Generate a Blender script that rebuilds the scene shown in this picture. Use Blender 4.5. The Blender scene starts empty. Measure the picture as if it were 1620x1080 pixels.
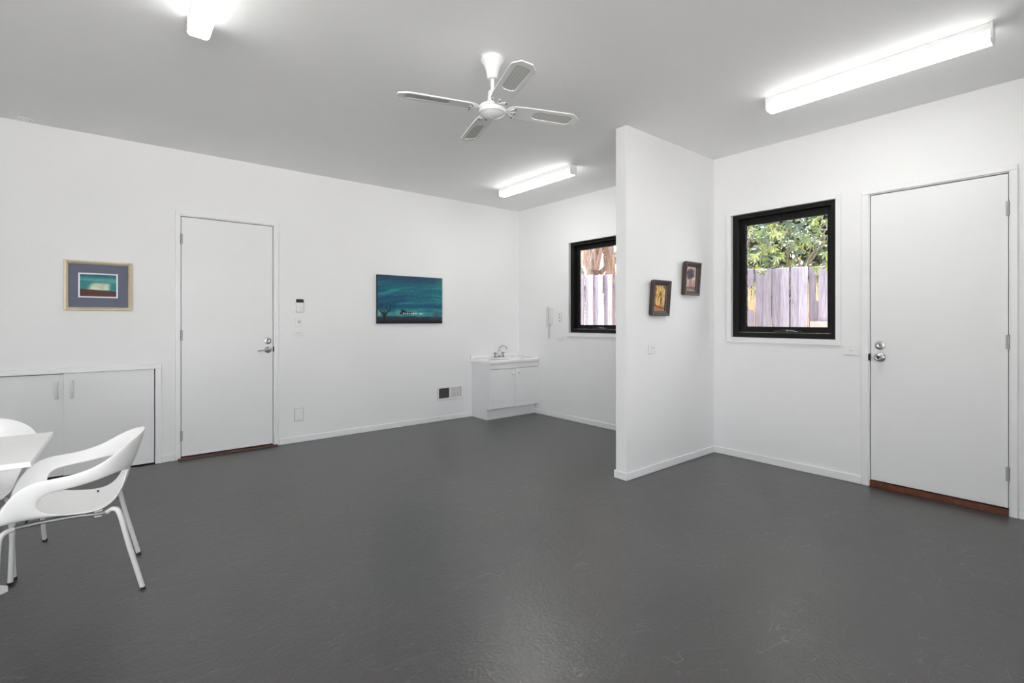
import bpy, bmesh, math, random
import numpy as np
from mathutils import Vector, Matrix

random.seed(7)
S = bpy.context.scene
C = bpy.context.collection
PI = math.pi

# ------------------------------------------------------------------ camera, world, sun, exposure
FPX, HOR, YAW, CAMZ = 776.8, 506.0, 0.88581, 1.36
cam = bpy.data.cameras.new('camera')
cam.sensor_width = 36.0
cam.lens = FPX / 1620 * 36.0
cam.shift_y = -(540 - HOR) / 1620
cam.clip_start = 0.05
cam_o = bpy.data.objects.new('camera', cam)
C.objects.link(cam_o)
cam_o.location = (0, 0, CAMZ)
cam_o.rotation_euler = (PI / 2, 0, YAW - PI / 2)
S.camera = cam_o

SKY = 4.3          # sky brightness
SUN = 31.0         # sun strength
TUBE = 28.0        # fluorescent diffuser radiance, downward face
TUBE_SIDE = 7.0    # the prismatic sides send out less
w = bpy.data.worlds.new('sky')
S.world = w
w.use_nodes = True
bg = w.node_tree.nodes['Background']
bg.inputs[0].default_value = (0.955, 0.972, 1.0, 1)
bg.inputs[1].default_value = SKY
sun = bpy.data.lights.new('sun', 'SUN')
sun.energy = SUN
sun.angle = 0.009
sun.color = (1.0, 0.98, 0.95)
sun_o = bpy.data.objects.new('sun', sun)
C.objects.link(sun_o)
sun_o.rotation_euler = Vector((0.24, 0.42, 0.87)).to_track_quat('Z', 'Y').to_euler()
S.view_settings.view_transform = 'Standard'
S.view_settings.look = 'None'
S.view_settings.gamma = 1.0
S.view_settings.use_curve_mapping = False
S.view_settings.exposure = 0.16
S.cycles.max_bounces = 12
S.cycles.diffuse_bounces = 8
S.cycles.caustics_reflective = False
S.cycles.denoising_prefilter = 'ACCURATE'
S.cycles.transparent_max_bounces = 12

# ------------------------------------------------------------------ room numbers (metres)
X0, Y0, H = 4.822, 5.7406, 3.0123      # right wall, back wall, ceiling
XL, YF = -4.2, -2.4                    # walls behind / beside the camera
YP, XP, PT = 2.608, 3.3805, 0.1115     # partition front face, free end, thickness
WT = 0.15


def lin(c):
    return tuple((v / 255 / 12.92) if v / 255 <= 0.04045 else ((v / 255 + 0.055) / 1.055) ** 2.4 for v in c)


# ------------------------------------------------------------------ materials
def mat(name, col, rough=0.5, metal=0.0, noise=0.03, nscale=6.0, bump=0.0, bscale=80.0, spec=0.5, coat=0.0):
    m = bpy.data.materials.new(name)
    m.use_nodes = True
    nt = m.node_tree
    b = nt.nodes['Principled BSDF']
    b.inputs['Roughness'].default_value = rough
    b.inputs['Metallic'].default_value = metal
    b.inputs['Specular IOR Level'].default_value = spec
    b.inputs['Coat Weight'].default_value = coat
    tc = nt.nodes.new('ShaderNodeTexCoord')
    n = nt.nodes.new('ShaderNodeTexNoise')
    n.inputs['Scale'].default_value = nscale
    n.inputs['Detail'].default_value = 4
    nt.links.new(tc.outputs['Object'], n.inputs['Vector'])
    r = nt.nodes.new('ShaderNodeValToRGB')
    r.color_ramp.elements[0].position = 0.3
    r.color_ramp.elements[1].position = 0.7
    r.color_ramp.elements[0].color = tuple(max(0, v * (1 - noise)) for v in col[:3]) + (1,)
    r.color_ramp.elements[1].color = tuple(min(1, v * (1 + noise)) for v in col[:3]) + (1,)
    nt.links.new(n.outputs['Fac'], r.inputs['Fac'])
    nt.links.new(r.outputs['Color'], b.inputs['Base Color'])
    if bump:
        n2 = nt.nodes.new('ShaderNodeTexNoise')
        n2.inputs['Scale'].default_value = bscale
        n2.inputs['Detail'].default_value = 3
        nt.links.new(tc.outputs['Object'], n2.inputs['Vector'])
        bp = nt.nodes.new('ShaderNodeBump')
        bp.inputs['Strength'].default_value = bump
        bp.inputs['Distance'].default_value = 0.004
        nt.links.new(n2.outputs['Fac'], bp.inputs['Height'])
        nt.links.new(bp.outputs['Normal'], b.inputs['Normal'])
    return m


M = {}
M['wall'] = mat('white_wall_paint', (0.81, 0.812, 0.815), 0.62, noise=0.012, nscale=1.5, bump=0.05, bscale=140)
M['ceiling'] = mat('white_ceiling_paint', (0.90, 0.90, 0.902), 0.75, noise=0.012, nscale=1.5)
M['trim'] = mat('white_gloss_trim', (0.81, 0.815, 0.82), 0.38, noise=0.015)
M['door'] = mat('white_door_paint', (0.80, 0.803, 0.806), 0.42, noise=0.012, nscale=2)
M['laminate'] = mat('white_laminate', (0.80, 0.80, 0.81), 0.3, noise=0.01)
M['ceramic'] = mat('white_moulded_basin', (0.86, 0.86, 0.86), 0.15, noise=0.01, coat=0.3)
M['plastic'] = mat('white_plastic', (0.80, 0.80, 0.79), 0.35, noise=0.015)
M['greyplastic'] = mat('pale_grey_plastic', (0.62, 0.62, 0.60), 0.4, noise=0.02)
M['chair'] = mat('white_chair_shell', (0.86, 0.86, 0.86), 0.36, noise=0.01)
M['table'] = mat('white_table_laminate', (0.86, 0.86, 0.86), 0.3, noise=0.01)
M['leg'] = mat('pale_grey_powder_coat', (0.66, 0.66, 0.66), 0.35, metal=0.15, noise=0.02)
M['rail'] = mat('grey_metal_rail', (0.30, 0.30, 0.30), 0.4, metal=0.6, noise=0.03)
M['black'] = mat('black_plastic', (0.018, 0.018, 0.02), 0.4, noise=0.1)
M['winblack'] = mat('black_window_paint', (0.009, 0.009, 0.0085), 0.5, noise=0.25, nscale=20, spec=0.2)
M['chip'] = mat('chipped_pale_edge', (0.30, 0.30, 0.29), 0.6, noise=0.6, nscale=30)
M['chrome'] = mat('satin_chrome', (0.50, 0.50, 0.50), 0.32, metal=1.0, noise=0.06, nscale=30)
M['tapchrome'] = mat('polished_tap_chrome', (0.45, 0.45, 0.45), 0.12, metal=1.0, noise=0.05, nscale=30)
M['hinge'] = mat('dull_grey_hinge', (0.42, 0.42, 0.42), 0.55, metal=0.5, noise=0.08, nscale=60)
M['handle'] = mat('brushed_grey_metal', (0.38, 0.38, 0.38), 0.35, metal=0.9, noise=0.08, nscale=60)
M['fan'] = mat('white_fan_enamel', (0.83, 0.83, 0.83), 0.22, noise=0.01)
M['blade'] = mat('white_fan_blade', (0.78, 0.785, 0.79), 0.4, noise=0.02)
M['sill'] = mat('red_brown_timber', lin((98, 52, 34)), 0.5, noise=0.35, nscale=25)
M['sill2'] = mat('dusty_brown_timber', lin((92, 66, 58)), 0.6, noise=0.3, nscale=25)
M['dark'] = mat('dark_void', (0.02, 0.02, 0.02), 0.8, noise=0.1)
M['ventdark'] = mat('dark_grey_vent', (0.10, 0.10, 0.10), 0.6, noise=0.1)
M['cable'] = mat('grey_cord', (0.55, 0.55, 0.53), 0.5, noise=0.05)


def mat_floor():
    m = bpy.data.materials.new('grey_painted_concrete')
    m.use_nodes = True
    nt = m.node_tree
    N, L = nt.nodes.new, nt.links.new
    b = nt.nodes['Principled BSDF']
    tc = N('ShaderNodeTexCoord')
    base = N('ShaderNodeTexNoise'); base.inputs['Scale'].default_value = 0.9; base.inputs['Detail'].default_value = 6
    L(tc.outputs['Object'], base.inputs['Vector'])
    ramp = N('ShaderNodeValToRGB')
    ramp.color_ramp.elements[0].position = 0.35; ramp.color_ramp.elements[1].position = 0.68
    ramp.color_ramp.elements[0].color = (0.043, 0.043, 0.044, 1); ramp.color_ramp.elements[1].color = (0.056, 0.056, 0.057, 1)
    L(base.outputs['Fac'], ramp.inputs['Fac'])
    col = ramp.outputs['Color']
    # thin pale scuffs: hairline contours of a stretched noise, kept only inside worn areas
    for k, (sc, rot, st) in enumerate(((7.0, 0.5, 0.35), (11.0, 2.0, 0.5), (17.0, 1.2, 0.4))):
        mp = N('ShaderNodeMapping'); mp.inputs['Rotation'].default_value = (0, 0, rot); mp.inputs['Scale'].default_value = (st, 1, 1)
        mp.inputs['Location'].default_value = (k * 3.7, k * 1.9, 0.37 + k)
        L(tc.outputs['Object'], mp.inputs['Vector'])
        wv = N('ShaderNodeTexNoise'); wv.inputs['Scale'].default_value = sc; wv.inputs['Detail'].default_value = 2
        wv.inputs['Distortion'].default_value = 0.6
        L(mp.outputs['Vector'], wv.inputs['Vector'])
        cm = N('ShaderNodeMath'); cm.operation = 'COMPARE'; cm.inputs[1].default_value = 0.5; cm.inputs[2].default_value = 0.0035
        L(wv.outputs['Fac'], cm.inputs[0])
        ms = N('ShaderNodeTexNoise'); ms.inputs['Scale'].default_value = 2.6 + k; ms.inputs['Detail'].default_value = 6
        L(tc.outputs['Object'], ms.inputs['Vector'])
        mr = N('ShaderNodeMapRange'); mr.inputs[1].default_value = 0.48; mr.inputs[2].default_value = 0.62
        mr.inputs[4].default_value = 0.45
        L(ms.outputs['Fac'], mr.inputs[0])
        mu = N('ShaderNodeMath'); mu.operation = 'MULTIPLY'
        L(cm.outputs[0], mu.inputs[0]); L(mr.outputs[0], mu.inputs[1])
        mx = N('ShaderNodeMix'); mx.data_type = 'RGBA'
        L(mu.outputs[0], mx.inputs[0]); L(col, mx.inputs[6]); mx.inputs[7].default_value = (0.16, 0.16, 0.16, 1)
        col = mx.outputs[2]
    # repainted rectangles, a touch darker
    sx = N('ShaderNodeSeparateXYZ'); L(tc.outputs['Object'], sx.inputs[0])
    for (xa, xb, ya, yb) in ((2.50, 3.02, 5.33, 5.66), (3.08, 3.78, 5.40, 5.70), (3.02, 3.40, 2.70, 3.08)):
        fs = []
        for ax, lo, hi in (('X', xa, xb), ('Y', ya, yb)):
            for v, op in ((lo, 'GREATER_THAN'), (hi, 'LESS_THAN')):
                g = N('ShaderNodeMath'); g.operation = op; g.inputs[1].default_value = v
                L(sx.outputs[ax], g.inputs[0]); fs.append(g.outputs[0])
        acc = fs[0]
        for f_ in fs[1:]:
            q = N('ShaderNodeMath'); q.operation = 'MULTIPLY'; L(acc, q.inputs[0]); L(f_, q.inputs[1]); acc = q.outputs[0]
        q = N('ShaderNodeMath'); q.operation = 'MULTIPLY'; L(acc, q.inputs[0]); q.inputs[1].default_value = 0.6
        mx = N('ShaderNodeMix'); mx.data_type = 'RGBA'
        L(q.outputs[0], mx.inputs[0]); L(col, mx.inputs[6]); mx.inputs[7].default_value = (0.05, 0.05, 0.051, 1)
        col = mx.outputs[2]
    # tiny pale specks
    vo = N('ShaderNodeTexVoronoi'); vo.inputs['Scale'].default_value = 7
    L(tc.outputs['Object'], vo.inputs['Vector'])
    lt = N('ShaderNodeMath'); lt.operation = 'LESS_THAN'; lt.inputs[1].default_value = 0.022
    L(vo.outputs['Distance'], lt.inputs[0])
    mm = N('ShaderNodeMath'); mm.operation = 'MULTIPLY'; mm.inputs[1].default_value = 0.35; L(lt.outputs[0], mm.inputs[0])
    mx = N('ShaderNodeMix'); mx.data_type = 'RGBA'
    L(mm.outputs[0], mx.inputs[0]); L(col, mx.inputs[6]); mx.inputs[7].default_value = (0.5, 0.5, 0.5, 1)
    L(mx.outputs[2], b.inputs['Base Color'])
    rn = N('ShaderNodeMapRange'); rn.inputs[3].default_value = 0.285; rn.inputs[4].default_value = 0.34
    L(base.outputs['Fac'], rn.inputs[0]); L(rn.outputs[0], b.inputs['Roughness'])
    n2 = N('ShaderNodeTexNoise'); n2.inputs['Scale'].default_value = 60; n2.inputs['Detail'].default_value = 1.5
    L(tc.outputs['Object'], n2.inputs['Vector'])
    n3 = N('ShaderNodeTexNoise'); n3.inputs['Scale'].default_value = 14; n3.inputs['Detail'].default_value = 2
    L(tc.outputs['Object'], n3.inputs['Vector'])
    ad = N('ShaderNodeMath'); ad.operation = 'ADD'; L(n2.outputs['Fac'], ad.inputs[0]); L(n3.outputs['Fac'], ad.inputs[1])
    bp = N('ShaderNodeBump'); bp.inputs['Strength'].default_value = 0.38; bp.inputs['Distance'].default_value = 0.004
    L(ad.outputs[0], bp.inputs['Height']); L(bp.outputs['Normal'], b.inputs['Normal'])
    b.inputs['Specular IOR Level'].default_value = 0.85
    return m


M['floor'] = mat_floor()


def mat_emit(name, col, strength):
    m = bpy.data.materials.new(name)
    m.use_nodes = True
    nt = m.node_tree
    nt.nodes.remove(nt.nodes['Principled BSDF'])
    e = nt.nodes.new('ShaderNodeEmission')
    tc = nt.nodes.new('ShaderNodeTexCoord')
    n = nt.nodes.new('ShaderNodeTexNoise'); n.inputs['Scale'].default_value = 40
    nt.links.new(tc.outputs['Object'], n.inputs['Vector'])
    mr = nt.nodes.new('ShaderNodeMapRange'); mr.inputs[3].default_value = strength * 0.96; mr.inputs[4].default_value = strength * 1.04
    nt.links.new(n.outputs['Fac'], mr.inputs[0])
    nt.links.new(mr.outputs[0], e.inputs['Strength'])
    e.inputs['Color'].default_value = col + (1,)
    nt.links.new(e.outputs[0], nt.nodes['Material Output'].inputs[0])
    return m


M['tube'] = mat_emit('lit_opal_diffuser', (1.0, 0.995, 0.965), TUBE)
M['tubeside'] = mat_emit('lit_opal_diffuser_side', (1.0, 0.995, 0.965), TUBE_SIDE)


def mat_glass():
    m = bpy.data.materials.new('window_glass')
    m.use_nodes = True
    nt = m.node_tree
    nt.nodes.remove(nt.nodes['Principled BSDF'])
    t = nt.nodes.new('ShaderNodeBsdfTransparent'); t.inputs[0].default_value = (0.98, 0.98, 0.98, 1)
    g = nt.nodes.new('ShaderNodeBsdfGlossy'); g.inputs['Roughness'].default_value = 0.02
    f = nt.nodes.new('ShaderNodeFresnel'); f.inputs[0].default_value = 1.25
    mx = nt.nodes.new('ShaderNodeMixShader')
    nt.links.new(f.outputs[0], mx.inputs[0]); nt.links.new(t.outputs[0], mx.inputs[1]); nt.links.new(g.outputs[0], mx.inputs[2])
    nt.links.new(mx.outputs[0], nt.nodes['Material Output'].inputs[0])
    return m


M['glass'] = mat_glass()


def mat_attr(name, rough=0.6, transl=0.0, streak=None, spec=0.3):
    """base colour from the per-vertex paint of the mesh, broken up with noise"""
    m = bpy.data.materials.new(name)
    m.use_nodes = True
    nt = m.node_tree
    b = nt.nodes['Principled BSDF']
    b.inputs['Roughness'].default_value = rough
    b.inputs['Specular IOR Level'].default_value = spec
    a = nt.nodes.new('ShaderNodeAttribute'); a.attribute_name = 'paint'
    tc = nt.nodes.new('ShaderNodeTexCoord')
    mp = nt.nodes.new('ShaderNodeMapping')
    if streak: mp.inputs['Scale'].default_value = streak
    n = nt.nodes.new('ShaderNodeTexNoise'); n.inputs['Scale'].default_value = 30; n.inputs['Detail'].default_value = 5
    nt.links.new(tc.outputs['Object'], mp.inputs[0]); nt.links.new(mp.outputs[0], n.inputs['Vector'])
    mr = nt.nodes.new('ShaderNodeMapRange'); mr.inputs[1].default_value = 0.3; mr.inputs[2].default_value = 0.7
    mr.inputs[3].default_value = 0.84; mr.inputs[4].default_value = 1.16
    nt.links.new(n.outputs['Fac'], mr.inputs[0])
    mx = nt.nodes.new('ShaderNodeVectorMath'); mx.operation = 'SCALE'
    nt.links.new(a.outputs['Color'], mx.inputs[0]); nt.links.new(mr.outputs[0], mx.inputs['Scale'])
    nt.links.new(mx.outputs[0], b.inputs['Base Color'])
    if transl:
        t = nt.nodes.new('ShaderNodeBsdfTranslucent')
        hs = nt.nodes.new('ShaderNodeVectorMath'); hs.operation = 'MULTIPLY'; hs.inputs[1].default_value = (1.9, 1.7, 0.5)
        nt.links.new(mx.outputs[0], hs.inputs[0]); nt.links.new(hs.outputs[0], t.inputs[0])
        ms = nt.nodes.new('ShaderNodeMixShader'); ms.inputs[0].default_value = transl
        nt.links.new(b.outputs[0], ms.inputs[1]); nt.links.new(t.outputs[0], ms.inputs[2])
        nt.links.new(ms.outputs[0], nt.nodes['Material Output'].inputs[0])
    return m


M['paint'] = mat_attr('artwork_paint', 0.5)
M['leaf'] = mat_attr('fig_leaf', 0.5, transl=0.25, spec=0.4)
M['dry'] = mat_attr('dry_frond', 0.7)
M['bark'] = mat_attr('bark', 0.85)


def mat_paling():
    m = bpy.data.materials.new('weathered_paling_timber')
    m.use_nodes = True
    nt = m.node_tree
    N, L = nt.nodes.new, nt.links.new
    b = nt.nodes['Principled BSDF']; b.inputs['Roughness'].default_value = 0.85; b.inputs['Specular IOR Level'].default_value = 0.2
    tc = N('ShaderNodeTexCoord'); oi = N('ShaderNodeObjectInfo')
    ad = N('ShaderNodeVectorMath'); ad.operation = 'ADD'
    mulr = N('ShaderNodeMath'); mulr.operation = 'MULTIPLY'; mulr.inputs[1].default_value = 37
    L(oi.outputs['Random'], mulr.inputs[0]); L(tc.outputs['Object'], ad.inputs[0]); L(mulr.outputs[0], ad.inputs[1])
    mp = N('ShaderNodeMapping'); mp.inputs['Scale'].default_value = (1, 1, 0.07); L(ad.outputs[0], mp.inputs[0])
    n = N('ShaderNodeTexNoise'); n.inputs['Scale'].default_value = 70; n.inputs['Detail'].default_value = 6; L(mp.outputs[0], n.inputs['Vector'])
    r = N('ShaderNodeValToRGB')
    r.color_ramp.elements[0].position = 0.33; r.color_ramp.elements[0].color = lin((162, 157, 168)) + (1,)
    r.color_ramp.elements[1].position = 0.62; r.color_ramp.elements[1].color = lin((192, 188, 202)) + (1,)
    L(n.outputs['Fac'], r.inputs['Fac'])
    # tint per board
    t = N('ShaderNodeValToRGB')
    t.color_ramp.elements[0].color = (0.56, 0.51, 0.52, 1); t.color_ramp.elements[1].color = (1.0, 1.0, 1.03, 1)
    L(oi.outputs['Random'], t.inputs['Fac'])
    mx = N('ShaderNodeMix'); mx.data_type = 'RGBA'; mx.blend_type = 'MULTIPLY'; mx.inputs[0].default_value = 1
    L(r.outputs[0], mx.inputs[6]); L(t.outputs[0], mx.inputs[7])
    # knots and weather stains
    mp2 = N('ShaderNodeMapping'); mp2.inputs['Scale'].default_value = (1, 1, 0.4); L(ad.outputs[0], mp2.inputs[0])
    n2 = N('ShaderNodeTexNoise'); n2.inputs['Scale'].default_value = 13; n2.inputs['Detail'].default_value = 4; L(mp2.outputs[0], n2.inputs['Vector'])
    mr = N('ShaderNodeMapRange'); mr.inputs[1].default_value = 0.62; mr.inputs[2].default_value = 0.76; mr.inputs[4].default_value = 0.65
    L(n2.outputs['Fac'], mr.inputs[0])
    m3 = N('ShaderNodeMix'); m3.data_type = 'RGBA'; L(mr.outputs[0], m3.inputs[0]); L(mx.outputs[2], m3.inputs[6])
    m3.inputs[7].default_value = lin((112, 98, 100)) + (1,)
    L(m3.outputs[2], b.inputs['Base Color'])
    bp = N('ShaderNodeBump'); bp.inputs['Strength'].default_value = 0.4; bp.inputs['Distance'].default_value = 0.004
    L(n.outputs['Fac'], bp.inputs['Height']); L(bp.outputs[0], b.inputs['Normal'])
    return m


M['paling'] = mat_paling()
M['pink'] = mat('pale_pink_patch', lin((214, 182, 178)), 0.8, noise=0.12, nscale=12)
M['paving'] = mat('pale_bounce_paving', (0.72, 0.71, 0.69), 0.9, noise=0.06, nscale=2)
M['soil'] = mat('garden_gravel', (0.30, 0.27, 0.24), 0.95, noise=0.3, nscale=20)
M['blackframe'] = mat('dark_stained_frame', lin((58, 44, 40)), 0.38, noise=0.25, nscale=18)
M['gold'] = mat('pale_gold_frame', lin((206, 194, 168)), 0.35, metal=0.4, noise=0.08, nscale=14)
M['matboard'] = mat('slate_blue_mat_board', lin((88, 92, 112)), 0.55, noise=0.06, nscale=5)
M['whiteboard'] = mat('white_mat_bevel', (0.80, 0.81, 0.84), 0.6)
M['slip'] = mat('cream_slip', lin((196, 182, 160)), 0.6)
M['canvasedge'] = mat('dark_canvas_edge', lin((34, 38, 46)), 0.7)


def mat_cane():
    m = bpy.data.materials.new('woven_cane_panel')
    m.use_nodes = True
    nt = m.node_tree
    N, L = nt.nodes.new, nt.links.new
    b = nt.nodes['Principled BSDF']; b.inputs['Roughness'].default_value = 0.7
    tc = N('ShaderNodeTexCoord')
    outs = []
    for d in ('X', 'Y'):
        wv = N('ShaderNodeTexWave'); wv.bands_direction = d; wv.inputs['Scale'].default_value = 24
        L(tc.outputs['Object'], wv.inputs['Vector']); outs.append(wv.outputs['Fac'])
    mn = N('ShaderNodeMath'); mn.operation = 'MULTIPLY'; L(outs[0], mn.inputs[0]); L(outs[1], mn.inputs[1])
    r = N('ShaderNodeValToRGB')
    r.color_ramp.elements[0].position = 0.15; r.color_ramp.elements[0].color = (0.66, 0.66, 0.63, 1)
    r.color_ramp.elements[1].position = 0.65; r.color_ramp.elements[1].color = (0.34, 0.34, 0.33, 1)
    L(mn.outputs[0], r.inputs['Fac']); L(r.outputs[0], b.inputs['Base Color'])
    return m


M['cane'] = mat_cane()

# ------------------------------------------------------------------ mesh helpers


def box(bm, x0, x1, y0, y1, z0, z1):
    v = [bm.verts.new(p) for p in ((x0, y0, z0), (x1, y0, z0), (x1, y1, z0), (x0, y1, z0),
                                   (x0, y0, z1), (x1, y0, z1), (x1, y1, z1), (x0, y1, z1))]
    for f in ((0, 3, 2, 1), (4, 5, 6, 7), (0, 1, 5, 4), (1, 2, 6, 5), (2, 3, 7, 6), (3, 0, 4, 7)):
        bm.faces.new([v[i] for i in f])
    return v


def frame_axes(d):
    d = Vector(d).normalized()
    a = Vector((0, 0, 1)) if abs(d.z) < 0.9 else Vector((1, 0, 0))
    u = d.cross(a).normalized()
    return u, d.cross(u).normalized(), d


def lathe(bm, prof, org=(0, 0, 0), axis=(0, 0, 1), seg=32, cap=True):
    """prof: (radius, distance along axis)"""
    u, v, d = frame_axes(axis)
    org = Vector(org)
    rings = []
    for r, t in prof:
        rings.append([bm.verts.new(org + d * t + (u * math.cos(2 * PI * k / seg) + v * math.sin(2 * PI * k / seg)) * r) for k in range(seg)])
    for a, b in zip(rings, rings[1:]):
        for k in range(seg):
            bm.faces.new((a[k], a[(k + 1) % seg], b[(k + 1) % seg], b[k]))
    if cap:
        bm.faces.new(list(reversed(rings[0])))
        bm.faces.new(rings[-1])


def smooth_path(pts, n=6):
    """Catmull-Rom through the points"""
    P = [Vector(p) for p in pts]
    P = [P[0] * 2 - P[1]] + P + [P[-1] * 2 - P[-2]]
    out = []
    for i in range(1, len(P) - 2):
        for k in range(n):
            t = k / n
            a, b, c, d = P[i - 1], P[i], P[i + 1], P[i + 2]
            out.append(0.5 * ((2 * b) + (c - a) * t + (2 * a - 5 * b + 4 * c - d) * t * t + (3 * b - a - 3 * c + d) * t ** 3))
    out.append(P[-2])
    return out


def tube(bm, pts, r, seg=12, r1=None):
    P = [Vector(p) for p in pts]
    rings = []
    u = None
    for i, p in enumerate(P):
        d = (P[min(i + 1, len(P) - 1)] - P[max(i - 1, 0)]).normalized()
        if u is None:
            u = frame_axes(d)[0]
        u = (u - d * u.dot(d)).normalized()
        v = d.cross(u)
        rr = r if r1 is None else r + (r1 - r) * i / (len(P) - 1)
        rings.append([bm.verts.new(p + (u * math.cos(2 * PI * k / seg) + v * math.sin(2 * PI * k / seg)) * rr) for k in range(seg)])
    for a, b in zip(rings, rings[1:]):
        for k in range(seg):
            bm.faces.new((a[k], a[(k + 1) % seg], b[(k + 1) % seg], b[k]))
    bm.faces.new(list(reversed(rings[0])))
    bm.faces.new(rings[-1])


def ball(bm, c, r, sc=(1, 1, 1), seg=16):
    bmesh.ops.create_uvsphere(bm, u_segments=seg, v_segments=max(6, seg // 2), radius=r,
                              matrix=Matrix.Translation(c) @ Matrix.Diagonal((*sc, 1)))


def mk(name, bm, m, parent=None, bevel=0.0, smooth=False, seg=2, loc=None):
    """link bm as ONE mesh object; coordinates are given in the room's own frame"""
    bmesh.ops.recalc_face_normals(bm, faces=bm.faces[:])
    me = bpy.data.meshes.new(name)
    o = bpy.data.objects.new(name, me)
    C.objects.link(o)
    org = Vector((0, 0, 0))
    if parent:
        o.parent = parent
        org = Vector(parent.get('_org', (0, 0, 0)))
    elif loc is not None:
        org = Vector(loc)
        o.location = org
    o['_org'] = tuple(org)
    if org.length:
        bmesh.ops.translate(bm, verts=bm.verts[:], vec=-org)
    bm.to_mesh(me)
    bm.free()
    me.materials.append(m)
    if smooth:
        for p in me.polygons: p.use_smooth = True
        if smooth == 'auto':
            me.set_sharp_from_angle(angle=math.radians(38))
    if bevel:
        b = o.modifiers.new('bevel', 'BEVEL')
        b.width = bevel; b.segments = seg; b.limit_method = 'ANGLE'; b.angle_limit = math.radians(40)
    return o


def tag(o, label, cat, group=None, kind=None):
    o['label'] = label
    o['category'] = cat
    if group: o['group'] = group
    if kind: o['kind'] = kind
    return o


def thing(name, loc, label, cat, group=None, kind=None):
    o = bpy.data.objects.new(name, None)
    o.empty_display_size = 0.1
    C.objects.link(o)
    o.location = loc
    o['_org'] = tuple(loc)
    return tag(o, label, cat, group, kind)


def copy_tree(o, parent=None):
    c = o.copy()
    C.objects.link(c)
    if parent: c.parent = parent
    for ch in list(o.children):
        copy_tree(ch, c)
    return c


def BM():
    return bmesh.new()


def boxes(name, specs, m, parent=None, bevel=0.0, loc=None, seg=2):
    bm = BM()
    for s in specs: box(bm, *s)
    return mk(name, bm, m, parent, bevel, loc=loc, seg=seg)


def wall_with_holes(name, axis, face, thick, a0, a1, z0, z1, holes, m, label):
    """axis 'Y': wall lies along X at Y=face..face+thick; axis 'X': along Y at X=face..face+thick"""
    As = sorted({a0, a1} | {h[0] for h in holes} | {h[1] for h in holes})
    Zs = sorted({z0, z1} | {h[2] for h in holes} | {h[3] for h in holes})
    bm = BM()
    solid = lambda i, j: 0 <= i < len(As) - 1 and 0 <= j < len(Zs) - 1 and not any(
        h[0] - 1e-6 <= As[i] and As[i + 1] <= h[1] + 1e-6 and h[2] - 1e-6 <= Zs[j] and Zs[j + 1] <= h[3] + 1e-6 for h in holes)
    cache = {}

    def V(i, j, k):
        if (i, j, k) not in cache:
            d = face + k * thick
            cache[(i, j, k)] = bm.verts.new((As[i], d, Zs[j]) if axis == 'Y' else (d, As[i], Zs[j]))
        return cache[(i, j, k)]
    for i in range(len(As) - 1):
        for j in range(len(Zs) - 1):
            if not solid(i, j): continue
            for k in (0, 1):
                bm.faces.new([V(i, j, k), V(i + 1, j, k), V(i + 1, j + 1, k), V(i, j + 1, k)])
            for (di, dj, p, q) in ((-1, 0, (i, j), (i, j + 1)), (1, 0, (i + 1, j), (i + 1, j + 1)), (0, -1, (i, j), (i + 1, j)), (0, 1, (i, j + 1), (i + 1, j + 1))):
                if not solid(i + di, j + dj):
                    bm.faces.new([V(*p, 0), V(*q, 0), V(*q, 1), V(*p, 1)])
    return tag(mk(name, bm, m), label, 'wall', kind='structure')


# ------------------------------------------------------------------ room shell
tag(boxes('floor', [(XL - .2, X0 + .1, YF - .2, Y0 + .1, -0.12, 0)], M['floor']), 'dark grey painted concrete floor of the room', 'floor', kind='structure')
tag(boxes('ceiling', [(XL - .2, X0 + .2, YF - .2, Y0 + .2, H, H + .15)], M['ceiling']), 'flat white painted ceiling over the room', 'ceiling', kind='structure')
D1 = (.506, 1.381, 0, 2.395)
CUP = (-.965, .325, 0, .90)
D2 = (.436, 1.283, 0, 2.405)
W2 = (1.505, 2.42, 1.19, 2.40)
WDY = 2.248
W1 = (W2[0] + WDY, W2[1] + WDY, 1.19, 2.40)
wall_with_holes('wall_back', 'Y', Y0, WT, XL - .2, X0 + .15, 0, H, [D1, CUP], M['wall'], 'long white wall with the teal canvas and the flush door')
wall_with_holes('wall_right', 'X', X0, WT, YF - .2, Y0, 0, H, [D2, W1, W2], M['wall'], 'white wall holding both black windows and the right door')
FW = (-4.05, 1.5, 0.06, 2.85)  # front and left openings are unseen, added to let daylight in
LW = (-2.2, 1.6, 0.06, 2.9)
wall_with_holes('wall_front', 'Y', YF - WT, WT, XL, X0, 0, H, [FW], M['wall'], 'white wall behind the viewpoint with an unseen opening added for daylight')
wall_with_holes('wall_left', 'X', XL - WT, WT, YF - .2, Y0, 0, H, [LW], M['wall'], 'white side wall beyond the table with an added, unseen daylight opening')
tag(boxes('wall_partition', [(XP, X0, YP, YP + PT, 0, H)], M['wall'], bevel=.003), 'short white partition wall with the two small dark-framed paintings', 'wall', kind='structure')

BH, BT = .066, .012
bv = .004


def baseboard(name, specs, label):
    tag(boxes(name, specs, M['trim'], bevel=bv), label, 'baseboard', kind='structure')


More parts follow.
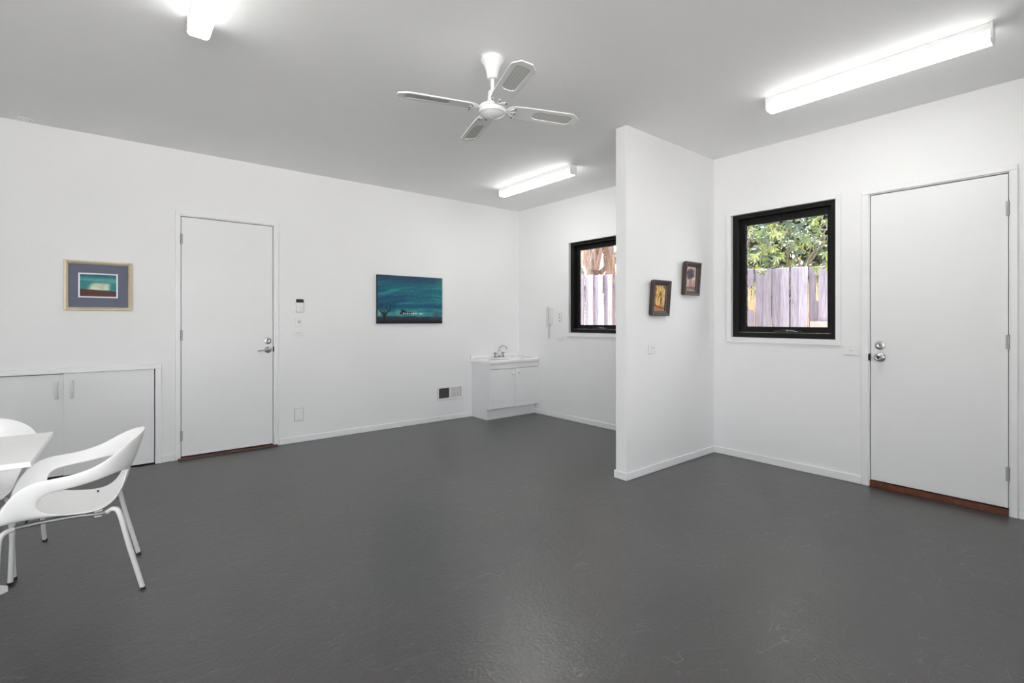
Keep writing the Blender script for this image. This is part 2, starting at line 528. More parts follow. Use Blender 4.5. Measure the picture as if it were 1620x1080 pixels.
baseboard('baseboard_back', [(XL, -1.02, Y0 - BT, Y0, 0, BH), (.375, .480, Y0 - BT, Y0, 0, BH), (1.414, 3.95, Y0 - BT, Y0, 0, BH)], 'low white baseboard along the back wall')
baseboard('baseboard_right', [(X0 - BT, X0, YF, .409, 0, BH), (X0 - BT, X0, 1.320, YP - BT, 0, BH), (X0 - BT, X0, YP + PT + BT, 5.37, 0, BH)], 'low white baseboard along the window wall')
baseboard('baseboard_partition', [(XP - BT, X0, YP - BT, YP, 0, BH), (XP - BT, XP, YP, YP + PT, 0, BH), (XP - BT, X0, YP + PT, YP + PT + BT, 0, BH)], 'white baseboard wrapping the foot of the partition')
baseboard('baseboard_left', [(XL, XL + BT, YF, Y0 - BT, 0, BH)], 'low white baseboard along the side wall beyond the table')

# glazed openings behind and beside the viewpoint, unseen, added to brighten the room
def glazing(name, axis, face, o, nbay, label):
    """black-framed glazing in a wall opening o=(a0,a1,z0,z1); axis 'Y': wall along X"""
    P_ = (lambda a, b, z0, z1, d0, d1: (a, b, face - d1, face - d0, z0, z1)) if axis == 'Y' else (lambda a, b, z0, z1, d0, d1: (face - d1, face - d0, a, b, z0, z1))
    m_ = (o[0] + o[1]) / 2
    t = thing(name, (m_, face, o[2]) if axis == 'Y' else (face, m_, o[2]), label, 'window', kind='structure')
    st = (o[1] - o[0]) / nbay
    fr, pn = [], []
    for k in range(nbay + 1):
        c = o[0] + st * k
        fr.append(P_(max(o[0], c - .025), min(o[1], c + .025), o[2], o[3], .03, .10))
    for k in range(nbay):
        a, b = o[0] + st * k + .025, o[0] + st * (k + 1) - .025
        fr.append(P_(a, b, o[2], o[2] + .05, .03, .10)); fr.append(P_(a, b, o[3] - .05, o[3], .03, .10))
        pn.append(P_(a, b, o[2] + .05, o[3] - .05, .064, .068))
    f_ = boxes('frame', fr, M['winblack'], t)
    for p in pn: boxes('pane', [p], M['glass'], f_)


glazing('added_glazing_front', 'Y', YF, FW, 5, 'unseen black-framed glazing added behind the viewpoint to let in daylight')
glazing('added_glazing_left', 'X', XL, LW, 4, 'unseen black-framed glazing added in the side wall to let in daylight')


# ------------------------------------------------------------------ doors
def hinge(parent, p, out, along):
    """butt hinge with knuckle; p = centre on the gap, out = room direction, along = horizontal"""
    p, out, along = Vector(p), Vector(out), Vector(along)
    bm = BM()
    for k in range(5):
        z = p.z - .05 + k * .02
        c = Vector((p.x, p.y, 0)) + out * .004
        lathe(bm, [(.0062, 0), (.0062, .0185)], (c.x, c.y, z), (0, 0, 1), 12)
    for s in (-1, 1):
        q = p + along * s * .008
        r = q + out * .0035
        xs = sorted((q.x - abs(along.x) * .007, q.x + abs(along.x) * .007)) if along.x else sorted((p.x, r.x))
        ys = sorted((q.y - abs(along.y) * .007, q.y + abs(along.y) * .007)) if along.y else sorted((p.y, r.y))
        box(bm, xs[0], xs[1], ys[0], ys[1], p.z - .05, p.z + .05)
    return mk('hinge', bm, M['hinge'], parent, smooth='auto')


def door_lock(parent, p, out, r=.035):
    bm = BM()
    lathe(bm, [(r, 0), (r, .004), (r * .93, .010), (r * .62, .013), (r * .6, .017), (r * .5, .0185), (r * .42, .017)], p, out, 32)
    d = mk('deadbolt', bm, M['chrome'], parent, smooth='auto')
    bm = BM()
    o = Vector(p) + Vector(out) * .0175
    u = .0018
    if abs(out[1]) > .5: box(bm, o.x - u, o.x + u, o.y - .0015, o.y + .001, o.z - .009, o.z + .009)
    else: box(bm, o.x - .0015, o.x + .001, o.y - u, o.y + u, o.z - .009, o.z + .009)
    mk('keyway', bm, M['dark'], d)


d1 = thing('door_1', (.943, Y0, 0), 'white flush door with lever handle beside the low cupboard', 'door', kind='structure')
L0, L1, LZ0, LZ1 = .531, 1.355, .030, 2.366
boxes('jamb', [(.506, .526, Y0 - .001, Y0 + .14, 0, 2.395), (1.361, 1.381, Y0 - .001, Y0 + .14, 0, 2.395), (.526, 1.361, Y0 - .001, Y0 + .14, 2.374, 2.395),
               (.526, .545, Y0 + .045, Y0 + .07, .02, 2.374), (1.342, 1.361, Y0 + .045, Y0 + .07, .02, 2.374), (.545, 1.342, Y0 + .045, Y0 + .07, 2.35, 2.374),
               (.526, 1.361, Y0 + .10, Y0 + .13, .0, 2.374)], M['trim'], d1)
boxes('door_leaf', [(L0, L1, Y0 + .004, Y0 + .042, LZ0, LZ1)], M['door'], d1, bevel=.002)
boxes('architrave', [(.481, .522, Y0 - .014, Y0, .0, 2.381), (1.367, 1.412, Y0 - .014, Y0, .0, 2.381), (.481, 1.412, Y0 - .014, Y0, 2.381, 2.422)], M['trim'], d1, bevel=.003)
boxes('threshold', [(.500, 1.397, Y0 - .034, Y0 - .0145, 0, .019), (.526, 1.361, Y0 - .0145, Y0 + .10, 0, .019)], M['sill2'], d1, bevel=.002)
boxes('weather_strip', [(L0 + .002, L1 - .002, Y0 - .002, Y0 + .004, LZ0, LZ0 + .022)], M['trim'], d1, bevel=.0015)
for z in (2.150, 1.210, .228): hinge(d1, (.5285, Y0 + .002, z), (0, -1, 0), (1, 0, 0))
door_lock(d1, (1.305, Y0 + .004, 1.136), (0, -1, 0))
bm = BM()
lathe(bm, [(.034, 0), (.034, .005), (.028, .012), (.014, .016), (.012, .045)], (1.307, Y0 + .004, 1.041), (0, -1, 0), 28)
tube(bm, smooth_path([(1.312, Y0 - .042, 1.041), (1.29, Y0 - .047, 1.041), (1.25, Y0 - .048, 1.038), (1.198, Y0 - .046, 1.032)], 5), .010, 12, .007)
mk('lever_handle', bm, M['chrome'], d1, smooth='auto')
boxes('latch_strike', [(1.3555, 1.3665, Y0 - .003, Y0 + .012, 1.02, 1.07)], M['dark'], d1)

d2 = thing('door_2', (X0, .86, 0), 'white flush door with round knob at the right edge beside the nearer window', 'door', kind='structure')
boxes('jamb', [(X0 - .001, X0 + .14, .436, .456, 0, 2.405), (X0 - .001, X0 + .14, 1.263, 1.283, 0, 2.405), (X0 - .001, X0 + .14, .456, 1.263, 2.384, 2.405),
               (X0 + .045, X0 + .07, .456, .475, .046, 2.384), (X0 + .045, X0 + .07, 1.244, 1.263, .046, 2.384), (X0 + .045, X0 + .07, .475, 1.244, 2.36, 2.384),
               (X0 + .10, X0 + .13, .456, 1.263, 0, 2.384)], M['trim'], d2)
boxes('door_leaf', [(X0 + .004, X0 + .042, .461, 1.257, .054, 2.376)], M['door'], d2, bevel=.002)
boxes('architrave', [(X0 - .014, X0, .412, .450, 0, 2.391), (X0 - .014, X0, 1.269, 1.318, 0, 2.391), (X0 - .014, X0, .412, 1.318, 2.391, 2.431)], M['trim'], d2, bevel=.003)
boxes('threshold', [(X0 - .006, X0 + .10, .456, 1.263, 0, .045)], M['sill'], d2, bevel=.002)
for z in (2.135, 1.207, .290): hinge(d2, (X0 + .002, .4585, z), (-1, 0, 0), (0, 1, 0))
door_lock(d2, (X0 + .004, 1.194, 1.155), (-1, 0, 0))
bm = BM()
lathe(bm, [(.036, 0), (.036, .004), (.031, .010), (.016, .014), (.014, .030), (.022, .036), (.027, .046), (.026, .058), (.018, .064), (.0165, .062), (.013, .060)], (X0 + .004, 1.194, 1.058), (-1, 0, 0), 32)
kn = mk('door_knob', bm, M['chrome'], d2, smooth='auto')
bm = BM(); lathe(bm, [(.010, .0605), (.010, .0625)], (X0 + .004, 1.194, 1.058), (-1, 0, 0), 16)
mk('knob_button', bm, M['dark'], kn)
boxes('latch_strike', [(X0 - .016, X0 + .012, 1.2575, 1.270, 1.03, 1.085)], M['dark'], d2)


# ------------------------------------------------------------------ windows
def window(name, dy, label):
    a, b, z0, z1 = W2[0] + dy, W2[1] + dy, W2[2], W2[3]
    t = thing(name, (X0, (a + b) / 2, z0), label, 'window', kind='structure')
    bm = BM()
    box(bm, X0 - .018, X0, a - .040, a, z0 - .050, z1 + .033); box(bm, X0 - .018, X0, b, b + .048, z0 - .050, z1 + .033)
    box(bm, X0 - .018, X0, a, b, z1, z1 + .033); box(bm, X0 - .018, X0, a, b, z0 - .050, z0)
    mk('architrave', bm, M['trim'], t, bevel=.002)
    fx0, fx1 = X0 + .020, X0 + .125
    ia, ib, iz0, iz1 = a + .046, b - .055, z0 + .050, z1 - .040
    bm = BM()
    box(bm, fx0, fx1, a + .001, ia, z0 + .001, z1 - .001); box(bm, fx0, fx1, ib, b - .001, z0 + .001, z1 - .001)
    box(bm, fx0, fx1, ia, ib, iz1, z1 - .001); box(bm, fx0, fx1, ia, ib, z0 + .001, iz0)
    mk('frame', bm, M['winblack'], t, bevel=.0015)
    sx0, sx1 = X0 + .082, X0 + .118
    ga, gb, gz0, gz1 = ia + .046, ib - .046, iz0 + .0557, iz1 - .062
    bm = BM()
    g = .0015
    box(bm, sx0, sx1, ia + g, ga, iz0 + g, iz1 - g); box(bm, sx0, sx1, gb, ib - g, iz0 + g, iz1 - g)
    box(bm, sx0, sx1, ga, gb, gz1, iz1 - g); box(bm, sx0, sx1, ga, gb, iz0 + g, gz0)
    sash = mk('sash', bm, M['winblack'], t, bevel=.002)
    boxes('pane', [(X0 + .098, X0 + .102, ga, gb, gz0, gz1)], M['glass'], sash)
    boxes('glazing_bead', [(X0 + .1025, X0 + .110, gb - .010, gb - .0002, gz0, gz1)], M['chip'], sash)
    boxes('worn_edge', [(fx0 - .0006, fx0 + .003, ia + .01, ib, iz0 - .001, iz0 + .0012)], M['chip'], t)
    c = (a + b) / 2 - .045
    bm = BM()
    box(bm, X0 + .034, X0 + .080, c - .115, c + .115, iz0 + .0005, iz0 + .020)
    box(bm, X0 + .045, X0 + .080, c - .05, c + .06, iz0 + .020, iz0 + .030)
    wd = mk('chain_winder', bm, M['black'], t, bevel=.004)
    bm = BM()
    tube(bm, smooth_path([(X0 + .034, c - .01, iz0 + .018), (X0 + .016, c - .02, iz0 + .022), (X0 + .012, c - .06, iz0 + .020), (X0 + .012, c - .10, iz0 + .013)], 4), .0045, 8)
    ball(bm, (X0 + .034, c - .005, iz0 + .020), .009, seg=12)
    mk('winder_handle', bm, M['chrome'], wd, smooth=True)
    return t


window('window_1', WDY, 'black awning window half hidden behind the partition, palm outside')
window('window_2', 0.0, 'black awning window between the partition and the right door')

# ------------------------------------------------------------------ built-in cupboard in the back wall
cu = thing('built_in_cupboard', (-.32, Y0, 0), 'low white built-in cupboard with two sliding doors left of the lever-handle door', 'cupboard')
boxes('cupboard_frame', [(-1.015, -.965, Y0 - .016, Y0, 0, .899), (.325, .374, Y0 - .016, Y0, 0, .899), (-1.015, .374, Y0 - .016, Y0, .899, .946)], M['trim'], cu, bevel=.003)
boxes('carcass', [(-.965, .325, Y0 + .125, Y0 + .14, 0.002, .90), (-.965, .325, Y0 + .09, Y0 + .125, 0, .004)], M['dark'], cu)
dl = boxes('sliding_door', [(-.963, -.305, Y0 + .034, Y0 + .052, .010, .890)], M['door'], cu, bevel=.0015)
dr = boxes('sliding_door', [(-.318, .318, Y0 + .006, Y0 + .024, .012, .8975)], M['door'], cu, bevel=.0015)
for par, xc, yf in ((dl, -.362, Y0 + .034), (dr, -.263, Y0 + .006)):
    bm = BM()
    box(bm, xc - .0125, xc + .0125, yf - .002, yf, .675, .836)
    box(bm, xc - .004, xc + .004, yf - .016, yf - .002, .677, .834)
    mk('pull_handle', bm, M['handle'], par, bevel=.001)

# ------------------------------------------------------------------ vanity, top, tap
VX0, VX1, VY = 3.953, 4.820, 5.313
vc = thing('vanity_cabinet', ((VX0 + VX1) / 2, VY, 0), 'small white two-door vanity with basin top and chrome tap in the back corner', 'cabinet')
boxes('carcass', [(VX0, VX0 + .016, VY, VY + .06, .151, .772), (VX0, VX0 + .016, VY + .06, Y0 - .002, 0, .772), (VX1 - .016, VX1, VY, VY + .06, .151, .772), (VX1 - .016, VX1, VY + .06, Y0 - .013, 0, .772),
                  (VX0 + .016, VX1 - .016, VY + .02, Y0 - .013, .151, .167), (VX0 + .016, VX1 - .016, Y0 - .03, Y0 - .013, .167, .772)], M['laminate'], vc)
boxes('top_rail', [(VX0 + .001, VX1 - .001, VY - .016, VY - .0005, .690, .771)], M['laminate'], vc, bevel=.002)
boxes('kickboard', [(VX0 + .0165, VX1 - .017, VY + .061, VY + .077, 0, .150)], M['laminate'], vc)
mid = (VX0 + VX1) / 2
for a, b, kx in ((VX0 + .001, mid - .002, mid - .055), (mid + .002, VX1 - .001, mid + .055)):
    dd = boxes('cabinet_door', [(a, b, VY - .016, VY - .0005, .152, .685)], M['laminate'], vc, bevel=.002)
    bm = BM()
    lathe(bm, [(.009, 0), (.008, .012), (.018, .020), (.022, .028), (.018, .037), (.004, .039)], (kx, VY - .016, .622), (0, -1, 0), 20)
    mk('knob', bm, M['plastic'], dd, smooth=True)

# basin top: rectangle around an oval bowl
bm = BM()
TX0, TX1, TY0, TY1, TZ = 3.925, X0 - .002, VY - .035, Y0 - .002, .815
cxb, cyb, ra, rb = 4.385, 5.475, .235, .135
NSEG = 48


def rect_pt(th, x0, x1, y0, y1, r=.03):
    dx, dy = math.cos(th), math.sin(th)
    s = min(((x1 - cxb) if dx > 0 else (cxb - x0)) / max(abs(dx), 1e-6), ((y1 - cyb) if dy > 0 else (cyb - y0)) / max(abs(dy), 1e-6))
    return cxb + dx * s, cyb + dy * s


angs = sorted(set([2 * PI * k / NSEG for k in range(NSEG)] + [math.atan2(y - cyb, x - cxb) % (2 * PI) for x in (TX0, TX1) for y in (TY0, TY1)]))
rings = []
for fn in ([lambda th: (*rect_pt(th, TX0, TX1, TY0, TY1), .774), lambda th: (*rect_pt(th, TX0, TX1, TY0, TY1), TZ - .012),
            lambda th: (*rect_pt(th, TX0 + .008, TX1 - .004, TY0 + .010, TY1), TZ)] +
           [(lambda th, q=q, z=z: (cxb + ra * q * math.cos(th), cyb + rb * q * math.sin(th), z)) for q, z in ((1.08, TZ), (1.0, TZ - .006), (.93, TZ - .05), (.75, TZ - .10), (.4, TZ - .125), (.1, TZ - .13))]):
    rings.append([bm.verts.new(fn(th)) for th in angs])
n = len(angs)
for a, b in zip(rings, rings[1:]):
    for k in range(n):
        bm.faces.new((a[k], a[(k + 1) % n], b[(k + 1) % n], b[k]))
bm.faces.new(rings[-1])
vt = mk('basin_top', bm, M['ceramic'], vc, smooth='auto')
boxes('upstand', [(TX0, X0 - .003, Y0 - .024, Y0 - .003, TZ - .001, .868)], M['ceramic'], vt, bevel=.006, seg=3)
boxes('underside', [(TX0 + .004, TX1 - .004, TY0 + .004, VY - .02, .773, .7745)], M['ceramic'], vt)

TYY = 5.665
bm = BM()
lathe(bm, [(.024, 0), (.022, .008), (.014, .022), (.0115, .03)], (4.385, TYY, TZ), (0, 0, 1), 20)
tube(bm, smooth_path([(4.385, TYY, TZ + .02), (4.385, TYY, TZ + .10), (4.392, TYY - .012, TZ + .145), (4.42, TYY - .05, TZ + .168), (4.448, TYY - .085, TZ + .150), (4.455, TYY - .097, TZ + .115)], 6), .0105, 14, .009)
mk('tap_spout', bm, M['tapchrome'], vc, smooth='auto')['label'] = 'chrome gooseneck tap spout'
for hx in (4.312, 4.458):
    bm = BM()
    lathe(bm, [(.024, 0), (.022, .008), (.013, .028), (.011, .05), (.015, .058), (.015, .072), (.006, .078)], (hx, TYY, TZ), (0, 0, 1), 20)
    tube(bm, [(hx - .030, TYY, TZ + .064), (hx + .030, TYY, TZ + .064)], .0058, 8)
    tube(bm, [(hx, TYY - .030, TZ + .064), (hx, TYY + .030, TZ + .064)], .0058, 8)
    mk('tap_handle', bm, M['tapchrome'], vc, smooth='auto')['label'] = 'chrome cross tap handle'


# ------------------------------------------------------------------ batten lights
def batten(x0, x1, y0, y1, label):
    t = thing('batten_light', ((x0 + x1) / 2, (y0 + y1) / 2, H), label, 'light', 'ceiling fluorescent battens')
    e = .012
    boxes('housing', [(x0 + .004, x1 - .004, y0 + e, y1 - e, H - .042, H)], M['trim'], t, bevel=.002)
    bm = BM()
    zt, zb, c = H - .042, H - .100, .012
    prof = [(x0 + .002, zt), (x0, zb + c), (x0 + c, zb), (x1 - c, zb), (x1, zb + c), (x1 - .002, zt)]
    r0 = [bm.verts.new((x, y0 + e, z)) for x, z in prof]; r1 = [bm.verts.new((x, y1 - e, z)) for x, z in prof]
    for k in range(len(prof)):
        q = (k + 1) % len(prof)
        bm.faces.new((r0[k], r0[q], r1[q], r1[k]))
    bm.faces.new(r0); bm.faces.new(list(reversed(r1)))
    df = mk('diffuser', bm, M['tube'], t)
    df.data.materials.append(M['tubeside'])
    for p in df.data.polygons:
        if p.normal.z > -.5: p.material_index = 1
    for a, b in ((y0, y0 + e), (y1 - e, y1)):
        bm = BM()
        pr = [(x0 - .001, H), (x0 - .001, zb + c), (x0 + c, zb - .001), (x1 - c, zb - .001), (x1 + .001, zb + c), (x1 + .001, H)]
        q0 = [bm.verts.new((x, a, z)) for x, z in pr]; q1 = [bm.verts.new((x, b, z)) for x, z in pr]
        for k in range(6):
            q = (k + 1) % 6
            bm.faces.new((q0[k], q0[q], q1[q], q1[k]))
        bm.faces.new(q0); bm.faces.new(list(reversed(q1)))
        mk('end_cap', bm, M['plastic'], t, bevel=.0015)
    return t


batten(.322, .424, 1.96, 3.195, 'lit white batten light cut by the top edge, nearest the low cupboard')
batten(3.775, 3.872, 3.640, 4.885, 'lit white batten light on the ceiling beyond the fan, nearest the vanity')
batten(3.775, 3.872, .420, 1.640, 'long lit white batten light on the ceiling above the right door')
batten(.322, .424, -1.27, -.035, 'added lit batten light, unseen, on the ceiling behind the viewpoint')  # fourth batten is unseen, added to help light the room

# ------------------------------------------------------------------ ceiling fan
FX, FY = 1.866, 2.479
fan = thing('ceiling_fan', (FX, FY, H), 'white four-blade ceiling fan with cane inserts hanging mid ceiling', 'fan')
bm = BM(); lathe(bm, [(.060, 0), (.072, -.012), (.073, -.022), (.064, -.034), (.050, -.055), (.041, -.085), (.036, -.115), (.033, -.132), (.024, -.137)], (FX, FY, H), (0, 0, 1), 36)
mk('canopy', bm, M['fan'], fan, smooth='auto')
bm = BM(); lathe(bm, [(.0125, -.130), (.0125, -.225)], (FX, FY, H), (0, 0, 1), 16)
mk('down_rod', bm, M['fan'], fan, smooth='auto')
bm = BM(); lathe(bm, [(.024, -.210), (.028, -.214), (.031, -.27), (.036, -.295), (.076, -.300), (.083, -.306), (.084, -.318), (.078, -.321)], (FX, FY, H), (0, 0, 1), 36)
mk('motor_housing', bm, M['fan'], fan, smooth='auto')
bm = BM(); lathe(bm, [(.077, -.3215), (.084, -.325), (.087, -.338), (.084, -.350), (.076, -.352), (.066, -.360), (.045, -.370), (.018, -.376), (.010, -.377)], (FX, FY, H), (0, 0, 1), 36)
cp = mk('motor_cover', bm, M['fan'], fan, smooth='auto')
bm = BM(); ball(bm, (FX, FY, H - .380), .009, (1, 1, .7), 12)
mk('switch_nut', bm, M['chrome'], cp, smooth=True)
BZ = H - .318
PITCH = math.radians(-10)


def blade(ang):
    rot = Matrix.Rotation(ang, 4, 'Z')
    T = Matrix.Translation((FX, FY, BZ)) @ rot @ Matrix.Rotation(PITCH, 4, 'X')
    # outline in (radius, width)
    up = [(.096, .020), (.112, .042), (.140, .057), (.20, .063), (.35, .068), (.530, .073), (.548, .066), (.590, .032)]
    out = up + [(r, -wd) for r, wd in reversed(up)]
    ins = [(.275, .022), (.290, .036), (.305, .041), (.520, .045), (.537, .040), (.547, .025)]
    inl = ins + [(r, -wd) for r, wd in reversed(ins)]
    bm = BM()
    th = .004
    lo = [bm.verts.new(T @ Vector((r, wd, -th))) for r, wd in out]
    hi = [bm.verts.new(T @ Vector((r, wd, th))) for r, wd in out]
    nn = len(out)
    for k in range(nn):
        bm.faces.new((lo[k], lo[(k + 1) % nn], hi[(k + 1) % nn], hi[k]))
    bm.faces.new(hi)
    il = [bm.verts.new(T @ Vector((r, wd, -th))) for r, wd in inl]
    iu = [bm.verts.new(T @ Vector((r, wd, -th + .005))) for r, wd in inl]
    m_ = len(inl)
    for k in range(m_):
        bm.faces.new((il[k], il[(k + 1) % m_], iu[(k + 1) % m_], iu[k]))
    es = []
    for ring in (lo, il):
        for k in range(len(ring)):
            e = bm.edges.get((ring[k], ring[(k + 1) % len(ring)]))
            es.append(e)
    bmesh.ops.triangle_fill(bm, edges=es, use_beauty=True)
    b = mk('blade', bm, M['blade'], fan)
    # cane insert keeps its own axes so the weave follows the blade
    bm = BM()
    f = [bm.verts.new(Vector((r, wd, -th + .0042))) for r, wd in inl]
    g = [bm.verts.new(Vector((r, wd, -th + .0052))) for r, wd in inl]
    bm.faces.new(f); bm.faces.new(g)
    for k in range(m_): bm.faces.new((f[k], f[(k + 1) % m_], g[(k + 1) % m_], g[k]))
    me = bpy.data.meshes.new('cane_insert')
    bmesh.ops.recalc_face_normals(bm, faces=bm.faces[:])
    bm.to_mesh(me); bm.free(); me.materials.append(M['cane'])
    ci = bpy.data.objects.new('cane_insert', me); C.objects.link(ci)
    ci.parent = b
    ci.matrix_local = Matrix.Translation(-Vector(fan['_org'])) @ T
    # blade iron
    bm = BM()
    for s in (-1, 0, 1):
        pts = [(.066, .008 * s, .004), (.092, .010 * s, -.003), (.115, .022 * s, -.007), (.150 - .012 * abs(s), .044 * s, -.007)]
        vs = [T @ Vector(p) for p in pts]
        vs[0].z = BZ + .002
        tube(bm, smooth_path(vs, 4), .0055, 8, .005)
    mk('blade_iron', bm, M['blade'], b, smooth='auto')
    for r, wd in ((.148, 0), (.140, .045), (.140, -.045)):
        bm = BM()
        p = T @ Vector((r, wd, -.013)); q = T @ Vector((r, wd, -.018))
        lathe(bm, [(.0055, 0), (.0045, .004)], p, q - p, 10)
        mk('screw', bm, M['dark'], b)


for k in range(4):
    blade(math.radians(71.0 + 90 * k))


# ------------------------------------------------------------------ pictures
def vnoise(x, y, seed=0):
    xi, yi = np.floor(x).astype(int), np.floor(y).astype(int)
    xf, yf = x - xi, y - yi

    def hsh(a, b):
        v = np.sin(a * 127.1 + b * 311.7 + seed * 74.7) * 43758.5453
        return v - np.floor(v)
    ux, uy = xf * xf * (3 - 2 * xf), yf * yf * (3 - 2 * yf)
    return (hsh(xi, yi) * (1 - ux) + hsh(xi + 1, yi) * ux) * (1 - uy) + (hsh(xi, yi + 1) * (1 - ux) + hsh(xi + 1, yi + 1) * ux) * uy


def fbm(x, y, seed=0, o=4):
    r, a = 0, .5
    for k in range(o):
        r = r + a * vnoise(x * 2 ** k, y * 2 ** k, seed + k * 13); a *= .5
    return r / (1 - .5 ** o)


def ss(a, b, x):
    t = np.clip((x - a) / (b - a), 0, 1)
    return t * t * (3 - 2 * t)


def mixc(a, c, f):
    return a * (1 - f[..., None]) + np.array(c, float) * f[..., None]


def paint_panel(name, w_, h_, nx, ny, func, parent, place, m=None, base=None):
    """flat painted face w_ x h_; func(u,v)->sRGB 0..255; place maps (x,z) to world"""
    u, v = np.meshgrid(np.linspace(0, 1, nx), np.linspace(0, 1, ny))
    col = np.clip(func(u, v), 0, 255) / 255
    col = np.where(col <= .04045, col / 12.92, ((col + .055) / 1.055) ** 2.4)
    org = Vector(parent['_org'])
    vs = [tuple(place(a * w_, b * h_) - org) for a, b in zip(u.ravel(), v.ravel())]
    fs = [(j * nx + i, j * nx + i + 1, (j + 1) * nx + i + 1, (j + 1) * nx + i) for j in range(ny - 1) for i in range(nx - 1)]
    me = bpy.data.meshes.new(name); me.from_pydata(vs, [], fs)
    at = me.color_attributes.new('paint', 'FLOAT_COLOR', 'POINT')
    at.data.foreach_set('color', np.concatenate([col.reshape(-1, 3), np.ones((nx * ny, 1))], 1).ravel().astype(np.float32))
    me.materials.append(m or M['paint'])
    o = bpy.data.objects.new(name, me); C.objects.link(o); o.parent = parent
    o['_org'] = tuple(org)
    return o


def art_canvas(u, v):
    bow = v + .10 * (u - .55) ** 2 * 2.2 - .06 * u
    s = fbm(u * 2.0, -bow * 13 + 7, 3, 4)
    c = np.zeros(u.shape + (3,)) + np.array((32, 100, 116.))
    c = mixc(c, (50, 136, 140), ss(.42, .68, s))
    c = mixc(c, (34, 78, 112), ss(.36, .18, fbm(u * 1.5 + 4, -bow * 8, 9)))
    c = mixc(c, (44, 52, 86), ss(.78, 1.0, v + .15 * s - .05) * .7)
    c = mixc(c, (86, 168, 162), ss(.70, .80, fbm(u * 2.2 + 9, -bow * 26, 21)) * .6 * ss(.3, .4, v))
    c = mixc(c, (52, 132, 112), ss(.82, 1.0, u) * ss(.6, .9, v) * .6)
    c = mixc(c, (22, 76, 108), ss(.45, .36, v) * ss(.28, .36, v) * .8)
    mist = ss(.33, .24, v) * ss(.10, .18, v)
    c = mixc(c, (112, 156, 146), mist * (.35 + .6 * ss(.5, .1, u)) * ss(.3, .6, fbm(u * 9, v * 9, 5)))
    ground = ss(.165, .125, v + .03 * (fbm(u * 8, v * 2, 8) - .5))
    c = mixc(c, (44, 48, 62), ground * .95)
    c = mixc(c, (34, 32, 38), ss(.09, .03, v))
    # low buildings with lit windows
    bld = ((u > .33) & (u < .52) & (v > .185) & (v < .245)).astype(float)
    c = mixc(c, (26, 36, 44), bld * .85)
    roof = ((u > .345) & (u < .42) & (v > .245) & (v < .30 - (u - .345) * .6)).astype(float)
    c = mixc(c, (20, 26, 34), roof)
    win = ((u > .36) & (u < .70) & (np.abs(v - .205) < .016) & ((np.floor(u * 64) % 2) == 0)).astype(float)
    c = mixc(c, (216, 228, 220), win * (.35 + .65 * (vnoise(np.floor(u * 32) * 1.7, v * 0 + 2., 4) > .4)))
    # bare tree on the left
    for k in range(26):
        a = -1.25 + 2.5 * k / 25
        ln = .22 + .10 * math.sin(k * 5.1)
        du = .10 + np.sin(a) * (v - .14) * .62 + .012 * np.sin(v * 60 + k)
        c = mixc(c, (22, 34, 42), ((np.abs(u - du) < .0035) & (v > .13) & (v < .14 + ln)).astype(float) * .75)
    c = mixc(c, (24, 26, 34), ((np.abs(u - .10) < .010) & (v > .05) & (v < .17)).astype(float))
    c = mixc(c, (58, 66, 84), ss(.10, .02, np.hypot(u - .90, (v - .17) * .7)) * .6)
    return c


def art_print(u, v):
    c = np.zeros(u.shape + (3,)) + np.array((42, 122, 126.))
    c = mixc(c, (24, 98, 112), ss(.8, .95, v + .1 * (fbm(u * 4, v * 8, 2) - .5)))
    c = mixc(c, (112, 172, 166), ss(.62, .74, v + .12 * (u - .5)) * ss(.9, .74, v) * .7)
    lo, hi = .34 - (.62 - v) * .38, .80
    beam = ss(lo - .12, lo + .10, u) * ss(hi + .09, hi - .07, u) * ss(.68, .54, v) * ss(.26, .32, v)
    c = mixc(c, (232, 230, 200), beam * (.72 + .28 * fbm(u * 16 + v * 9, v * 3, 7)))
    c = mixc(c, (176, 196, 178), beam * ss(.04, .01, np.abs(u - .62)) * .8)
    hz = .33 - .10 * u + .08 * (u - .5) ** 2 + .025 * (vnoise(u * 14, u * 0, 3) - .5)
    c = mixc(c, (88, 44, 36), (v < hz).astype(float))
    c = mixc(c, (66, 34, 34), (v < hz).astype(float) * ss(.5, .7, fbm(u * 12, v * 30, 6)))
    return c


def art_gold(u, v):
    n_ = fbm(u * 7 + .8 * np.sin(v * 6), v * 5, 11, 5)
    c = np.zeros(u.shape + (3,)) + np.array((206, 160, 84.))
    c = mixc(c, (236, 204, 134), ss(.5, .7, n_))
    c = mixc(c, (120, 74, 28), ss(.48, .34, n_))
    c = mixc(c, (52, 34, 22), ss(.45, .7, fbm(u * 16 + 3, v * 14, 5)) * ss(.35, .7, v) * .3)
    for x0_, wv, a, b, cc in ((.30, .05, .25, .95, (226, 196, 132)), (.48, .09, .18, .70, (238, 206, 150)), (.62, .05, .22, .9, (70, 44, 26)), (.16, .03, .2, .8, (78, 48, 26)), (.82, .04, .3, .9, (206, 160, 92))):
        xx = x0_ + .05 * np.sin(v * 7 + x0_ * 9)
        c = mixc(c, cc, ss(wv, wv * .4, np.abs(u - xx)) * ss(a - .05, a, v) * ss(b, b - .2, v))
    c = mixc(c, (190, 118, 68), ss(.24, .12, v) * .8)
    c = mixc(c, (82, 46, 30), ss(.03, .012, np.abs(v - .20 + .16 * u)) * .9)
    return c


